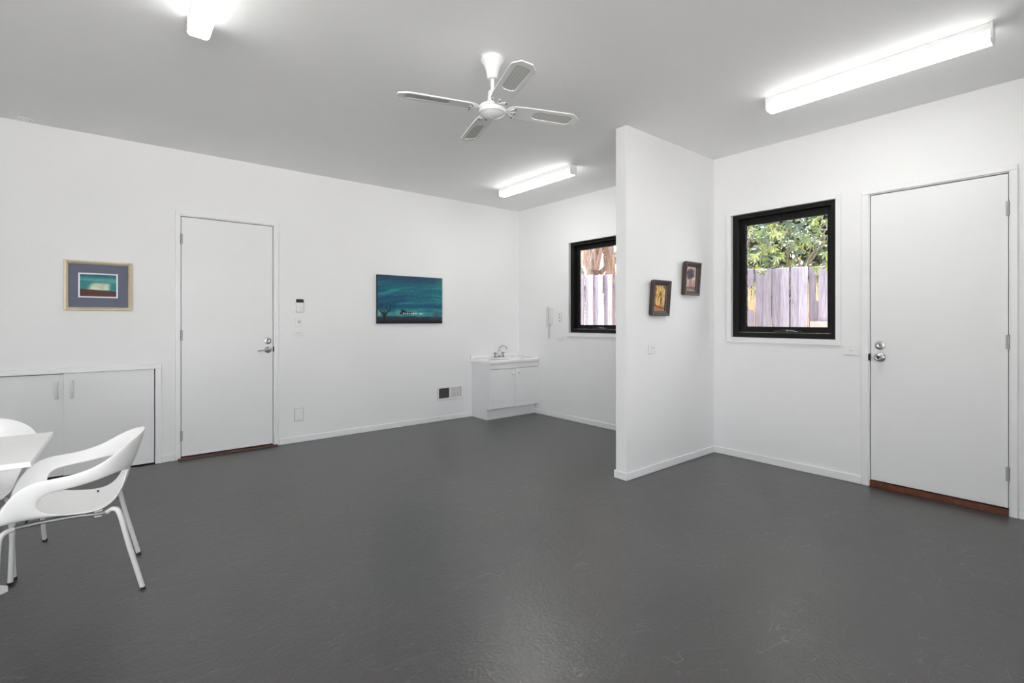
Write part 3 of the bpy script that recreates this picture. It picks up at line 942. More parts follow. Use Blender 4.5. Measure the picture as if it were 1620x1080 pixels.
def art_tree(u, v):
    c = np.zeros(u.shape + (3,)) + np.array((214, 178, 166.))
    c = mixc(c, (236, 206, 188), ss(.45, .7, fbm(u * 3, v * 5, 8)))
    c = mixc(c, (196, 150, 150), ss(.45, .25, v) * .6)
    cr = fbm(u * 8, v * 8, 15, 5)
    d = np.hypot((u - .46) / .42, (v - .72) / .26)
    c = mixc(c, (62, 60, 74), ss(1.15, .7, d + .9 * (cr - .5)))
    c = mixc(c, (118, 112, 122), ss(1.0, .6, d) * ss(.55, .7, cr) * .6)
    for x0_, lean, wd in ((.50, .05, .035), (.60, -.10, .028), (.40, .14, .02)):
        xx = x0_ + lean * (v - .5)
        c = mixc(c, (58, 52, 58), ss(wd, wd * .5, np.abs(u - xx)) * ss(.14, .18, v) * ss(.8, .6, v))
    for x0_ in (.1, .22, .78, .9):
        c = mixc(c, (92, 78, 84), ss(.022, .008, np.abs(u - x0_ - .02 * np.sin(v * 9))) * ss(.16, .2, v) * ss(.5, .42, v))
    c = mixc(c, (104, 86, 88), ss(.18, .10, v + .04 * (cr - .5)))
    c = mixc(c, (170, 146, 146), ss(.09, .04, v) * ss(.4, .6, fbm(u * 10, v * 30, 3)))
    return c


def picture_frame(bm, place, w_, h_, prof):
    """mitred frame; prof: list of (inset from outer edge, height above back)"""
    rings = []
    for i, hgt in prof:
        rings.append([bm.verts.new(place(x, z, hgt)) for x, z in ((i, i), (w_ - i, i), (w_ - i, h_ - i), (i, h_ - i))])
    for a, b in zip(rings, rings[1:]):
        for k in range(4):
            bm.faces.new((a[k], a[(k + 1) % 4], b[(k + 1) % 4], b[k]))


# framed print on the back wall
px0, pz0, pw, ph = -.316, 1.444, .468, .438
fp = thing('framed_print', (px0 + pw / 2, Y0, pz0), 'landscape print in pale gold frame with slate blue mat, left of the lever-handle door', 'picture')
PL = lambda x, z, hgt=0: Vector((px0 + x, Y0 - .002 - hgt, pz0 + z))
bm = BM(); picture_frame(bm, PL, pw, ph, [(0, 0), (0, .014), (.004, .020), (.014, .022), (.024, .016), (.027, .017), (.030, .012), (.030, .004)])
mk('frame', bm, M['gold'], fp)
bm = BM(); box(bm, px0 + .028, px0 + pw - .028, Y0 - .008, Y0 - .003, pz0 + .028, pz0 + ph - .028)
mk('mat_board', bm, M['matboard'], fp)
bm = BM(); box(bm, px0 + .094, px0 + pw - .102, Y0 - .0092, Y0 - .008, pz0 + .114, pz0 + ph - .106)
mk('white_border', bm, M['whiteboard'], fp)
paint_panel('print', pw - .196 - .024, ph - .220 - .024, 90, 60, art_print, fp, lambda x, z: Vector((px0 + .106 + x, Y0 - .0098, pz0 + .126 + z)))

# canvas
cx0, cz0, cw, ch = 2.528, 1.315, .924, .605
cv = thing('canvas_painting', (cx0 + cw / 2, Y0, cz0), 'unframed teal and blue seascape canvas on the long white wall', 'painting')
boxes('stretched_canvas', [(cx0, cx0 + cw, Y0 - .035, Y0 - .002, cz0, cz0 + ch)], M['canvasedge'], cv, bevel=.003)
paint_panel('painted_face', cw - .006, ch - .006, 240, 160, art_canvas, cv, lambda x, z: Vector((cx0 + .003 + x, Y0 - .0356, cz0 + .003 + z)))


# two small dark-framed paintings on the partition, tops leaning forward
def small_painting(x0_, z0_, w_, h_, func, label, tilt=.075):
    base = Vector((x0_ + w_ / 2, YP, z0_))
    t = thing('framed_painting', tuple(base), label, 'painting', 'small dark-framed paintings')
    n_ = Vector((0, -math.cos(tilt), -math.sin(tilt)))
    upv = Vector((0, -math.sin(tilt), math.cos(tilt)))
    org = Vector((x0_, YP - .002, z0_))
    P_ = lambda x, z, hgt=0: org + Vector((x, 0, 0)) + upv * z + n_ * hgt
    bm = BM(); picture_frame(bm, P_, w_, h_, [(.006, 0), (.006, .012), (0, .020), (0, .040), (.006, .045), (.016, .043), (.030, .032), (.040, .028), (.045, .020), (.045, .010)])
    mk('frame', bm, M['blackframe'], t)
    bm = BM(); vs = [P_(x, z, .011) for x, z in ((.043, .043), (w_ - .043, .043), (w_ - .043, h_ - .043), (.043, h_ - .043))]
    vb = [P_(x, z, .004) for x, z in ((.043, .043), (w_ - .043, .043), (w_ - .043, h_ - .043), (.043, h_ - .043))]
    a = [bm.verts.new(p) for p in vs]; b = [bm.verts.new(p) for p in vb]
    bm.faces.new(a); bm.faces.new(list(reversed(b)))
    for k in range(4): bm.faces.new((a[k], a[(k + 1) % 4], b[(k + 1) % 4], b[k]))
    mk('slip', bm, M['slip'], t)
    i = .053
    paint_panel('painted_panel', w_ - 2 * i, h_ - 2 * i, 50, 80, func, t, lambda x, z: P_(i + x, i + z, .0125))
    bm = BM(); box(bm, x0_ + w_ / 2 - .03, x0_ + w_ / 2 + .03, YP - .012 - .001, YP - .0005, z0_ + h_ * .55, z0_ + h_ * .6)
    mk('hanging_cleat', bm, M['blackframe'], t)


small_painting(3.690, 1.400, .265, .318, art_gold, 'dark-framed golden forest painting, lower and nearer the free end of the partition')
small_painting(4.205, 1.600, .265, .320, art_tree, 'dark-framed tall tree painting with pink sky, higher and nearer the window corner')


# ------------------------------------------------------------------ plates, switches, grilles
def plate_back(name, x0_, x1_, z0_, z1_, d, label, cat, m='plastic', bevel=.003):
    t = thing(name, ((x0_ + x1_) / 2, Y0, z0_), label, cat)
    boxes('face_plate', [(x0_, x1_, Y0 - d, Y0 - .0005, z0_, z1_)], M[m], t, bevel=bevel)
    return t


def plate_right(name, y0_, y1_, z0_, z1_, d, label, cat, m='plastic', bevel=.003):
    t = thing(name, (X0, (y0_ + y1_) / 2, z0_), label, cat)
    boxes('face_plate', [(X0 - d, X0 - .0005, y0_, y1_, z0_, z1_)], M[m], t, bevel=bevel)
    return t


t = thing('remote_holder', (1.627, Y0, 1.445), 'white wall remote with a black top, highest of the controls beside the lever-handle door', 'remote control')
boxes('body', [(1.590, 1.668, Y0 - .026, Y0 - .0005, 1.447, 1.553)], M['plastic'], t, bevel=.006, seg=3)
boxes('dark_cap', [(1.590, 1.668, Y0 - .027, Y0 - .0005, 1.553, 1.592)], M['black'], t, bevel=.008, seg=3)
t = plate_back('dial_switch', 1.586, 1.658, 1.287, 1.395, .009, 'upright white switch plate with a small dial below the black-topped remote', 'switch')
bm = BM(); lathe(bm, [(.016, 0), (.015, .008), (.012, .014), (.003, .015)], (1.622, Y0 - .009, 1.345), (0, -1, 0), 24)
dk = mk('dial', bm, M['greyplastic'], t, smooth='auto')
boxes('pointer', [(1.6205, 1.6235, Y0 - .0255, Y0 - .0235, 1.345, 1.356)], M['rail'], dk)
t = plate_back('light_switch', 1.562, 1.664, 1.184, 1.236, .010, 'low wide white switch plate, bottom of the controls beside the lever-handle door', 'switch')
for k in range(3): boxes('rocker', [(1.585 + k * .022, 1.597 + k * .022, Y0 - .014, Y0 - .0095, 1.206, 1.220)], M['greyplastic'], t, bevel=.002)
t = plate_back('inlet_plate', 1.572, 1.672, .236, .381, .009, 'blank square white wall plate just above the baseboard', 'wall plate', 'greyplastic', .005)
boxes('inlet_flap', [(1.580, 1.664, Y0 - .0125, Y0 - .0085, .246, .371)], M['plastic'], t, bevel=.004)

# floor level vent
gx0, gx1, gz0, gz1 = 3.388, 3.792, .277, .460
M['ventgrey'] = mat('mid_grey_vent_back', (0.34, 0.34, 0.34), 0.7)
t = thing('wall_vent', ((gx0 + gx1) / 2, Y0, gz0), 'white wall vent with dark left slats low on the wall near the vanity', 'vent')
gm = (gx0 + gx1) / 2 - .003
boxes('vent_frame', [(gx0, gx1, Y0 - .014, Y0 - .0005, gz0, gz0 + .024), (gx0, gx1, Y0 - .014, Y0 - .0005, gz1 - .024, gz1), (gx0, gx0 + .024, Y0 - .014, Y0 - .0005, gz0 + .024, gz1 - .024),
                     (gx1 - .024, gx1, Y0 - .014, Y0 - .0005, gz0 + .024, gz1 - .024), (gm - .010, gm + .010, Y0 - .014, Y0 - .0005, gz0 + .024, gz1 - .024)], M['plastic'], t, bevel=.002)
boxes('dark_backing', [(gx0 + .024, gm - .010, Y0 - .0025, Y0 - .0008, gz0 + .024, gz1 - .024)], M['dark'], t)
boxes('pale_backing', [(gm + .010, gx1 - .024, Y0 - .0025, Y0 - .0008, gz0 + .024, gz1 - .024)], M['ventgrey'], t)
for x0_, x1_, mm_ in ((gx0 + .028, gm - .012, 'ventdark'), (gm + .013, gx1 - .027, 'plastic')):
    k = 0
    while x0_ + k * .0135 + .006 < x1_:
        boxes('slat', [(x0_ + k * .0135, x0_ + k * .0135 + .006, Y0 - .008, Y0 - .0026, gz0 + .0245, gz1 - .0245)], M[mm_], t)
        k += 1

# round blank plate on the ceiling at the far left
bm = BM(); lathe(bm, [(.050, 0), (.050, -.004), (.045, -.007), (.002, -.0075)], (-.545, 5.655, H - .0005), (0, 0, 1), 28)
cpl = tag(mk('ceiling_plate', bm, M['ceiling'], loc=(-.545, 5.655, H), smooth='auto'), 'round blank white plate on the ceiling above the low cupboard', 'ceiling plate')
for dx in (-.028, .028):
    bm = BM(); lathe(bm, [(.005, 0), (.005, -.001)], (-.545 + dx, 5.655, H - .0078), (0, 0, 1), 10)
    mk('screw', bm, M['rail'], cpl)

# right wall plates
t = plate_right('light_switch', 1.334, 1.448, 1.066, 1.140, .009, 'wide white one-button switch plate between the nearer window and the right door', 'switch')
bm = BM(); lathe(bm, [(.0075, 0), (.0065, .004), (.003, .006)], (X0 - .009, 1.391, 1.106), (-1, 0, 0), 16)
mk('button', bm, M['ceramic'], t, smooth='auto')
t = plate_right('gang_switch', 4.815, 4.886, 1.325, 1.465, .009, 'upright white switch plate between the handset and the half-hidden window', 'switch')
for z in (1.435, 1.395, 1.352): boxes('rocker', [(X0 - .014, X0 - .0085, 4.842, 4.858, z - .007, z + .007)], M['rail'], t, bevel=.002)
t = plate_right('power_outlet', 4.792, 4.912, 1.064, 1.132, .009, 'wide white power outlet under the upright switch plate', 'power outlet')
for y in (4.822, 4.862): boxes('socket_slots', [(X0 - .0100, X0 - .0088, y, y + .016, 1.09, 1.098)], M['rail'], t)
# partition outlet
t = thing('power_outlet', (3.720, YP, 1.06), 'white square power outlet on the partition below the golden forest painting', 'power outlet')
boxes('face_plate', [(3.690, 3.800, YP - .009, YP - .0005, 1.058, 1.142)], M['plastic'], t, bevel=.003)
for x in (3.728, 3.755): boxes('socket_slots', [(x, x + .010, YP - .0100, YP - .0088, 1.108, 1.113)], M['dark'], t)
for x in (3.716, 3.765): boxes('rocker', [(x, x + .014, YP - .013, YP - .0085, 1.076, 1.094)], M['plastic'], t, bevel=.002)

# intercom handset
t = thing('intercom_handset', (X0, 5.035, 1.30), 'pale wall intercom handset with a dangling cord beside the vanity corner', 'intercom')
boxes('base_plate', [(X0 - .022, X0 - .0005, 4.992, 5.078, 1.300, 1.525)], M['plastic'], t, bevel=.006, seg=3)
bm = BM()
tube(bm, smooth_path([(X0 - .040, 5.052, 1.540), (X0 - .050, 5.052, 1.50), (X0 - .042, 5.052, 1.42), (X0 - .048, 5.052, 1.34), (X0 - .040, 5.052, 1.285)], 5), .019, 14)
mk('handset', bm, M['greyplastic'], t, smooth='auto')
boxes('cradle', [(X0 - .045, X0 - .0225, 5.018, 5.078, 1.262, 1.306)], M['greyplastic'], t, bevel=.005)
bm = BM()
pts = []
for k in range(110):
    s = k / 109
    zc = 1.268 - .165 * math.sin(s * PI) if s < 1 else 1.268
    pts.append((X0 - .022 + .006 * math.cos(k * 1.25), 5.060 - .018 * s + .006 * math.sin(k * 1.25), zc))
tube(bm, pts, .0028, 6)
mk('cord', bm, M['cable'], t, smooth=True)


# ------------------------------------------------------------------ chair
def make_chair():
    r = bpy.data.objects.new('armchair', None); C.objects.link(r); r['_org'] = (0, 0, 0)
    bm = BM()
    # seat pan: rows from front to the turned-up rear lip (x forward, half width, z at edge)
    rows = [(.282, .190, .425), (.262, .213, .440), (.215, .218, .446), (.165, .219, .447), (.110, .219, .446), (.055, .219, .444), (-.01, .217, .434), (-.065, .211, .428),
            (-.115, .198, .434), (-.155, .177, .462), (-.182, .148, .512), (-.200, .114, .570), (-.211, .072, .612)]
    cols = 9
    G = []
    for i, (x, hw, z) in enumerate(rows):
        row = []
        for k in range(cols):
            s = -1 + 2 * k / (cols - 1)
            dip = .016 * (1 - s * s) * (1 if 0 < i < 9 else .3)
            xx = x - (.018 * (1 - s * s) if i >= 9 else 0) + (.012 * (1 - s * s) if i == 0 else 0)
            row.append(bm.verts.new((xx, hw * s, z - dip + (.014 * (1 - s * s) if i >= 11 else 0))))
        G.append(row)
    for a, b in zip(G, G[1:]):
        for k in range(cols - 1):
            bm.faces.new((a[k], a[k + 1], b[k + 1], b[k]))
    # arms + back: each column = (rim, mid, low)
    def colpt(rim, low, bulge):
        rim, low = Vector(rim), Vector(low)
        m_ = (rim + low) / 2
        d = Vector((m_.x * .55, m_.y, 0))
        d = d.normalized() if d.length > 1e-6 else Vector((-1, 0, 0))
        return m_ + d * bulge
    for side in (1, -1):
        e = cols - 1 if side == 1 else 0
        f = lambda p: (p[0], p[1] * side, p[2])
        bandspec = [((.170, .263, .614), (.128, .240, .502)), ((.126, .265, .627), (.118, .246, .545)), ((.078, .265, .631), (.078, .250, .566)),
                    ((.01, .265, .634), (.01, .252, .570)), ((-.06, .260, .649), (-.06, .247, .580)), ((-.115, .246, .673), (-.115, .230, .592)),
                    ((-.168, .214, .711), (-.160, .196, .598)), ((-.215, .163, .744), (-.190, .148, .592)), ((-.266, .092, .770), (-.214, .082, .580)), ((-.292, 0, .784), (-.222, 0, .575))]
        sgn = (lambda vs: vs) if side == 1 else (lambda vs: list(reversed(vs)))
        seat1, seat2, seat3, seat4, seat5 = (G[i][e] for i in (1, 2, 3, 4, 5))
        r2 = bm.verts.new(f((.253, .241, .498))); r3 = bm.verts.new(f((.213, .258, .574)))
        m2 = bm.verts.new(f((.236, .232, .470))); m3 = bm.verts.new(f((.192, .244, .508)))
        prev = None
        for k, (rim, low) in enumerate(bandspec):
            if k == len(bandspec) - 1 and side == -1:
                cur = backcol
            else:
                cur = [bm.verts.new(f(rim)), bm.verts.new(f(colpt(rim, low, .006))), bm.verts.new(f(low))]
            if k == len(bandspec) - 1 and side == 1: backcol = cur
            if k == 0:
                h1 = cur[2]
                h0 = bm.verts.new(f((.100, .231, .470)))
                for q in ((seat1, m2, r2), (seat1, seat2, m2), (r2, m2, m3, r3), (m2, seat2, seat3, m3), (r3, m3, cur[1], cur[0]), (m3, seat3, h1, cur[1]),
                          (seat3, seat4, h0, h1), (seat4, seat5, h0)):
                    bm.faces.new(sgn(list(q)))
            else:
                bm.faces.new(sgn([prev[0], prev[1], cur[1], cur[0]])); bm.faces.new(sgn([prev[1], prev[2], cur[2], cur[1]]))
            prev = cur
    sh = mk('shell', bm, M['chair'], r, smooth=True)
    so = sh.modifiers.new('thickness', 'SOLIDIFY'); so.thickness = .008; so.offset = 0
    sb = sh.modifiers.new('round', 'SUBSURF'); sb.levels = 2; sb.render_levels = 2
    boxes('seat_slot', [(-.088, -.080, -.150, -.132, .4295, .4345)], M['dark'], sh)
    # under frame
    bm = BM()
    for s in (1, -1):
        tube(bm, smooth_path([(.236, .212 * s, .402), (.205, .190 * s, .412), (.12, .168 * s, .412), (.0, .160 * s, .408), (-.08, .172 * s, .404), (-.125, .200 * s, .412), (-.150, .222 * s, .428)], 6), .010, 12)
    for x in (.17, -.04):
        tube(bm, [(x, -.170, .409), (x, .170, .409)], .008, 10)
    mk('under_frame', bm, M['rail'], r, smooth='auto')
    for s in (1, -1):
        boxes('bracket', [(-.105, -.075, (.150 if s > 0 else -.178), (.178 if s > 0 else -.150), .388, .420)], M['greyplastic'], r, bevel=.003)
    for s in (1, -1):
        for front in (1, 0):
            bm = BM()
            if front:
                pts = smooth_path([(.205, .190 * s, .412), (.232, .210 * s, .405), (.247, .222 * s, .375), (.253, .229 * s, .25), (.262, .240 * s, .012)], 6)
                foot = (.2625, .2405 * s)
            else:
                pts = smooth_path([(-.125, .200 * s, .412), (-.150, .222 * s, .428), (-.172, .232 * s, .400), (-.205, .236 * s, .25), (-.262, .240 * s, .012)], 6)
                foot = (-.2635, .2405 * s)
            tube(bm, pts, .0115, 14)
            lg = mk('leg', bm, M['leg'], r, smooth='auto')
            bm = BM(); lathe(bm, [(.0125, 0), (.0125, .014)], (foot[0], foot[1], 0), (0, 0, 1), 14)
            mk('foot_glide', bm, M['black'], lg)
    return r


ch1 = make_chair()
tag(ch1, 'white moulded armchair with open arms at the near end of the white table', 'chair', 'white armchairs at the table')
ch1.location = (-.138, 3.345, 0); ch1.rotation_euler = (0, 0, PI)
ch2 = copy_tree(ch1)
tag(ch2, 'white moulded armchair behind the table, mostly hidden, nearest the low cupboard', 'chair', 'white armchairs at the table')
ch2.location = (-.592, 3.940, 0); ch2.rotation_euler = (0, 0, math.atan2(-.989, -.148))

# ------------------------------------------------------------------ table
tb = thing('square_table', (-.61, 3.345, 0), 'small white square table with a cross foot at the left edge', 'table')
boxes('tabletop', [(-.96, -.2605, 3.012, 3.738, .716, .740)], M['table'], tb, bevel=.003)
bm = BM(); lathe(bm, [(.032, .030), (.030, .06), (.030, .68), (.034, .70)], (-.61, 3.345, 0), (0, 0, 1), 24)
mk('column', bm, M['table'], tb, smooth='auto')
bm = BM(); lathe(bm, [(.13, .700), (.13, .7155)], (-.61, 3.345, 0), (0, 0, 1), 24)
mk('mounting_plate', bm, M['leg'], tb, smooth='auto')
bm = BM()
R45 = Matrix.Translation((-.61, 3.345, 0)) @ Matrix.Rotation(PI / 4, 4, 'Z')
for q in range(2):
    vs = box(bm, -.262, .262, -.030, .030, 0, .030 + .0004 * q)
    bmesh.ops.transform(bm, matrix=R45 @ Matrix.Rotation(PI / 2 * q, 4, 'Z'), verts=vs)
mk('cross_foot', bm, M['table'], tb, bevel=.002)

tb.rotation_euler = (0, 0, math.radians(-1.8))

# ------------------------------------------------------------------ outside
tag(boxes('ground', [(X0 + .15, 16, -6, 16, -.4, -.18)], M['soil']), 'gravel ground outside the windows', 'ground', kind='structure')
tag(boxes('ground', [(-30, XL - WT - .02, -30, 25, -.4, -.06), (XL - WT - .02, X0 + .1, -30, YF - WT - .25, -.4, -.06)], M['paving']), 'unseen pale paving added to bounce sunlight in through the added glazing', 'ground', kind='structure')  # second ground is unseen, added to throw sun up onto the ceiling
tag(boxes('sun_block_eave', [(X0 + .2, X0 + .75, -3, 7, 2.80, 2.95)], M['ceiling']), 'unseen white eave added to keep sun out of the window wall', 'eave', kind='structure')  # eave is out of view, added to block sun from the windows
FXX = 6.40
fe = thing('paling_fence', (FXX, 4.0, -.18), 'weathered lavender-grey paling fence outside both windows', 'fence')
rf = random.Random(3)
y = .2
k = 0
broken = {}
pal = []
while y < 7.6:
    wd = .105 + rf.uniform(-.004, .004)
    pal.append((y, wd, k % 2)); y += .1045; k += 1


def paling(y, wd, back, z0, z1, ragged=0):
    bm = BM()
    x = FXX + (.034 if back else 0)
    g = .010 if back else -.007
    jt = rf.uniform(-.004, .004)
    vs = box(bm, x + jt, x + jt + .014, y - g, y + wd + g * .3, z0, z1)
    lean = rf.uniform(-.008, .008)
    for v in vs:
        v.co.y += lean * (v.co.z - z0) / 2
    if ragged:
        for v in vs:
            if abs(v.co.z - z1) < 1e-6 and ragged > 0: v.co.z += rf.uniform(-.06, .02)
            if abs(v.co.z - z0) < 1e-6 and ragged < 0: v.co.z += rf.uniform(-.02, .06)
    mk('paling', bm, M['paling'], fe, bevel=.006)


for (y, wd, back) in pal:
    top = 1.985 + (y - 2.11) * .0425 + rf.uniform(-.006, .006)
    if abs(y + .05 - 2.955) < .053:
        paling(y, wd, back, -.16, 1.50, 1); paling(y, wd, back, 1.765, top, -1)
    elif abs(y + .05 - 2.19) < .053:
        paling(y + .045, wd - .045, back, -.16, top)
        paling(y, .048, back, -.16, 1.62, 1); paling(y, .048, back, 1.88, top, -1)
    else:
        paling(y, wd, back, -.16, top)
for z in (.25, 1.05, 1.885):
    boxes('rail', [(FXX + .054, FXX + .094, .15, 7.7, z, z + .07)], M['paling'], fe)
tag(boxes('pink_patch_board', [(FXX - .05, FXX - .022, 2.06, 2.25, -.18, 1.345)], M['pink'], bevel=.002, loc=(FXX - .03, 2.15, -.18)), 'pale pink upright board put in for a pinkish patch, low right in the nearer window', 'board')  # made-up board in place of a pinkish patch of unclear cause


def scatter_mesh(name, items, m, parent):
    """items: list of (verts, faces, colour) -> one mesh with per-leaf colour"""
    vs, fs, cs = [], [], []
    org = Vector(parent['_org'])
    for v, f, c in items:
        o = len(vs)
        vs += [tuple(Vector(p) - org) for p in v]; fs += [tuple(i + o for i in q) for q in f]; cs += [c + (1,)] * len(v)
    me = bpy.data.meshes.new(name); me.from_pydata(vs, [], fs)
    at = me.color_attributes.new('paint', 'FLOAT_COLOR', 'POINT')
    at.data.foreach_set('color', np.array(cs, dtype=np.float32).ravel())
    me.materials.append(m)
    o = bpy.data.objects.new(name, me); C.objects.link(o); o.parent = parent; o['_org'] = tuple(org)
    return o


LOBE = []
for ang, rad in ((-88, .10), (-60, .20), (-30, .42), (-12, .62), (2, .66), (14, .50), (25, .30), (36, .52), (46, .84), (54, .86), (62, .62), (71, .38), (80, .72), (86, .98), (90, 1.0)):
    LOBE.append((math.radians(ang), rad))
LOBE = LOBE + [(PI - a, r) for a, r in reversed(LOBE[:-1])]


def fig_leaf(p, size, M3, col, rnd):
    vs = [(0, 0, 0)]
    cup = rnd.uniform(.1, .5)
    for a, r in LOBE:
        x, y_ = r * math.cos(a) * .9, r * math.sin(a)
        vs.append((x, y_, -cup * (x * x + .35 * y_ * y_) + .05 * math.sin(7 * a)))
    n_ = len(vs)
    fs = [(0, i, i + 1) for i in range(1, n_ - 1)] + [(0, n_ - 1, 1)]
    return [p + M3 @ (Vector(v) * size) for v in vs], fs, col


def rot_rand(rnd, face=Vector((-1, -.3, .5)), spread=.9):
    n_ = (face.normalized() + Vector((rnd.gauss(0, 1), rnd.gauss(0, 1), rnd.gauss(0, 1))) * spread * .6).normalized()
    down = Vector((rnd.gauss(0, .6), rnd.gauss(0, .6), -1))
    y_ = (down - n_ * down.dot(n_)).normalized()
    x = y_.cross(n_)
    return Matrix((x, y_, n_)).transposed()


rnd = random.Random(11)
fg = thing('fig_tree', (7.5, 2.9, -.18), 'leafy green fig tree rising behind the fence outside the nearer window', 'tree')
bm = BM()
limbs = []
for q in range(16):
    a = Vector((7.5 + rnd.uniform(-.2, .2), 2.9 + rnd.uniform(-.3, .3), 1.2 + rnd.uniform(0, .6)))
    b = a + Vector((rnd.uniform(-.7, .5), rnd.uniform(-1.1, .95), rnd.uniform(.3, 1.3)))
    tube(bm, smooth_path([(7.5, 2.9, .6), a, (a + b) / 2 + Vector((0, 0, .1)), b], 4), .020, 7, .006)
    limbs.append(b)
tube(bm, smooth_path([(7.5, 2.9, -.3), (7.52, 2.88, .3), (7.5, 2.9, .7)], 4), .09, 10, .06)
mk('branches', bm, mat('fig_bark', lin((120, 108, 98)), .85, noise=.25, nscale=20), fg, smooth=True)
items = []
greens = [(104, 118, 96), (84, 102, 84), (118, 128, 104), (74, 90, 80), (110, 122, 114), (132, 142, 98)]
for q in range(3200):
    layer = rnd.random()
    x = 6.95 + layer * 2.0
    p = Vector((x, rnd.uniform(.7, 4.7), rnd.uniform(1.80, 4.9)))  # foliage extended above the view so that it shades the lower leaves
    if p.z > 3.2 and rnd.random() < .35: continue
    c = lin(rnd.choice(greens))
    s_ = rnd.uniform(.07, .14)
    items.append(fig_leaf(p, s_, rot_rand(rnd), c, rnd))
for q in range(34):       # a few leaves spill over the top of the fence
    yy = rnd.uniform(1.6, 3.4)
    p = Vector((FXX - rnd.uniform(.04, .20), yy, 1.985 + (yy - 2.11) * .0425 + rnd.uniform(-.04, .45)))
    if q < 4: p.z = 1.95 + q * .01
    items.append(fig_leaf(p, rnd.uniform(.07, .11), rot_rand(rnd), lin(rnd.choice(greens)), rnd))
scatter_mesh('leaves', items, M['leaf'], fg)

# dark hedge closing the view behind the fig
hd = thing('garden_hedge', (9.6, 3.0, -.18), 'dark dense hedge behind the fig tree', 'hedge')
items = []
for q in range(3400):
    p = Vector((9.2 + rnd.random() * .8, rnd.uniform(.6, 5.6), rnd.uniform(.3, 4.6)))
    items.append(fig_leaf(p, rnd.uniform(.16, .30), rot_rand(rnd), lin(rnd.choice([(70, 74, 62), (58, 62, 54), (84, 80, 72), (96, 84, 82)])), rnd))
scatter_mesh('foliage', items, M['leaf'], hd)

# sunlit dry grass seen through the broken paling
dg = thing('dry_grass', (6.85, 2.95, -.18), 'sunlit straw-coloured grass clump seen through the broken paling', 'grass', kind='stuff')
items = []
for q in range(420):
    yy = rnd.choice((rnd.gauss(3.10, .10), rnd.gauss(2.30, .06)))
    b = Vector((6.62 + rnd.uniform(0, .2), yy, -.18)); hgt = rnd.uniform(1.80, 2.12)
    d = Vector((rnd.uniform(-.08, .04), rnd.uniform(-.12, .12), 0))
    wv = Vector((.0, .007, 0))
    m_ = b + Vector((0, 0, hgt * .6)) + d * .3; e_ = b + Vector((0, 0, hgt)) + d
    items.append(([b - wv, b + wv, m_ + wv, m_ - wv, e_], [(0, 1, 2, 3), (3, 2, 4)], lin(rnd.choice([(244, 226, 196), (236, 208, 170), (246, 236, 214)]))))
scatter_mesh('blades', items, M['dry'], dg)

# palm with dry hanging fronds outside the far window
PX, PY = 8.25, 7.10
pm = thing('palm_tree', (PX, PY, -.18), 'palm with dry tan hanging fronds behind the fence outside the half-hidden window', 'palm')


def bark_mesh(name, specs, parent, m):
    items = []
    for pts, r0, r1, c in specs:
        b_ = BM(); tube(b_, smooth_path(pts, 5), r0, 10, r1)
        b_.verts.index_update()
        items.append(([v.co.copy() for v in b_.verts], [tuple(v.index for v in f.verts) for f in b_.faces], lin(c)))
        b_.free()
    o = scatter_mesh(name, items, m, parent)
    for p in o.data.polygons: p.use_smooth = True
    return o


bark_mesh('trunk', [([(PX, PY + .05, -.3), (PX, PY + .08, 1.2), (PX, PY + .16, 2.2), (PX, PY + .14, 3.0), (PX, PY, 4.7)], .15, .11, (164, 140, 134))], pm, M['bark'])
bark_mesh('side_trunk', [([(PX + .1, PY - .36, -.3), (PX, PY - .42, 1.3), (PX, PY - .34, 2.2), (PX + .05, PY - .22, 3.1), (PX, PY, 4.5)], .12, .09, (150, 128, 122))], pm, M['bark'])
specs = []
for q in range(16):
    a = rnd.uniform(0, 2 * PI)
    b = Vector((PX + .12 * math.cos(a), PY + .1 + .12 * math.sin(a), rnd.uniform(1.7, 3.2)))
    e_ = b + Vector((math.cos(a) * rnd.uniform(.2, .5), math.sin(a) * rnd.uniform(.2, .5), rnd.uniform(.35, .8)))
    specs.append(([b, (b + e_) / 2 + Vector((0, 0, -.06)), e_], .06, .03, rnd.choice([(178, 150, 142), (150, 124, 112), (188, 164, 154)])))
bark_mesh('leaf_stubs', specs, pm, M['bark'])
items = []
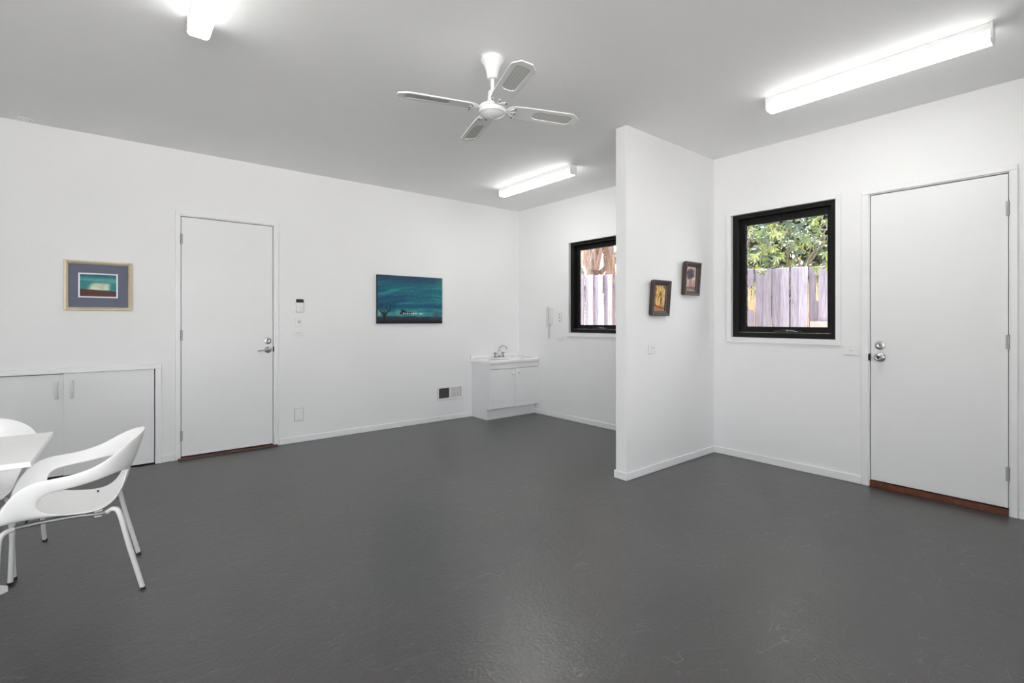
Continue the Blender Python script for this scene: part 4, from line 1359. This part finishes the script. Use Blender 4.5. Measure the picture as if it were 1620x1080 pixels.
for q in range(34):       # dead fronds hanging down: a rachis with thin leaflets
    yy, xx = rnd.uniform(PY - .85, PY + .75), rnd.uniform(7.5, 8.6)
    top = Vector((xx, yy, rnd.uniform(2.5, 4.2)))
    lean = Vector((rnd.uniform(-.2, .1), rnd.uniform(-.4, .4), -rnd.uniform(.8, 1.5)))
    c = lin(rnd.choice([(196, 170, 142), (172, 144, 120), (210, 190, 168), (158, 134, 120), (140, 130, 122)]))
    for j in range(24):
        s_ = j / 24
        b = top + lean * s_
        for sg in (-1, 1):
            d = lean.normalized() * rnd.uniform(.25, .42) + Vector((rnd.uniform(-.06, .06), sg * rnd.uniform(.03, .16), 0))
            wv = Vector((.003, .009, 0))
            items.append(([b - wv, b + wv, b + d], [(0, 1, 2)], c))
    rr = Vector((0, .014, 0))
    items.append(([top - rr, top + rr, top + lean + rr * .4, top + lean - rr * .4], [(0, 1, 2, 3)], c))
scatter_mesh('dry_fronds', items, M['dry'], pm)
items = []


def frond(pts, n_, ln, wd, cols):
    P = smooth_path(pts, 8)
    for j in range(n_):
        f_ = j / n_ * (len(P) - 1.001)
        i = int(f_)
        b = P[i].lerp(P[i + 1], f_ - i)
        d0 = (P[i + 1] - P[i]).normalized()
        sd = d0.cross(Vector((0, 0, 1)))
        sd = sd.normalized() if sd.length > .05 else Vector((1, 0, 0))
        for sg in (-1, 1):
            d = (sd * sg + d0 * .6 + Vector((0, 0, -.45))).normalized() * ln * (1 - .5 * abs(j / n_ - .4))
            wv = d0 * wd
            items.append(([b - wv, b + wv, b + d], [(0, 1, 2)], lin(rnd.choice(cols))))


gcol = [(98, 106, 98), (80, 88, 82), (116, 122, 112)]
for q in range(30):       # living crown above the view, added to shade the dry skirt
    a = 2 * PI * q / 30 + rnd.uniform(-.1, .1)
    r_ = rnd.uniform(1.4, 1.9)
    up_ = rnd.uniform(.1, .9)
    c0 = Vector((PX, PY, 4.6))
    frond([c0, c0 + Vector((math.cos(a) * r_ * .5, math.sin(a) * r_ * .5, up_)), c0 + Vector((math.cos(a) * r_, math.sin(a) * r_, up_ * .6 - .4))], 46, .42, .022, gcol)
for q in range(9):        # low grey-green fronds at the left of the window view
    top = Vector((rnd.uniform(8.0, 8.5), rnd.uniform(7.45, 8.0), rnd.uniform(2.5, 3.9)))
    e_ = top + Vector((rnd.uniform(-.3, .1), rnd.uniform(-.7, .1), -rnd.uniform(.9, 1.7)))
    frond([top, (top + e_) / 2 + Vector((-.1, .1, .1)), e_], 40, .36, .014, gcol)
scatter_mesh('green_fronds', items, M['leaf'], pm)

for o in bpy.data.objects:
    if '_org' in o: del o['_org']
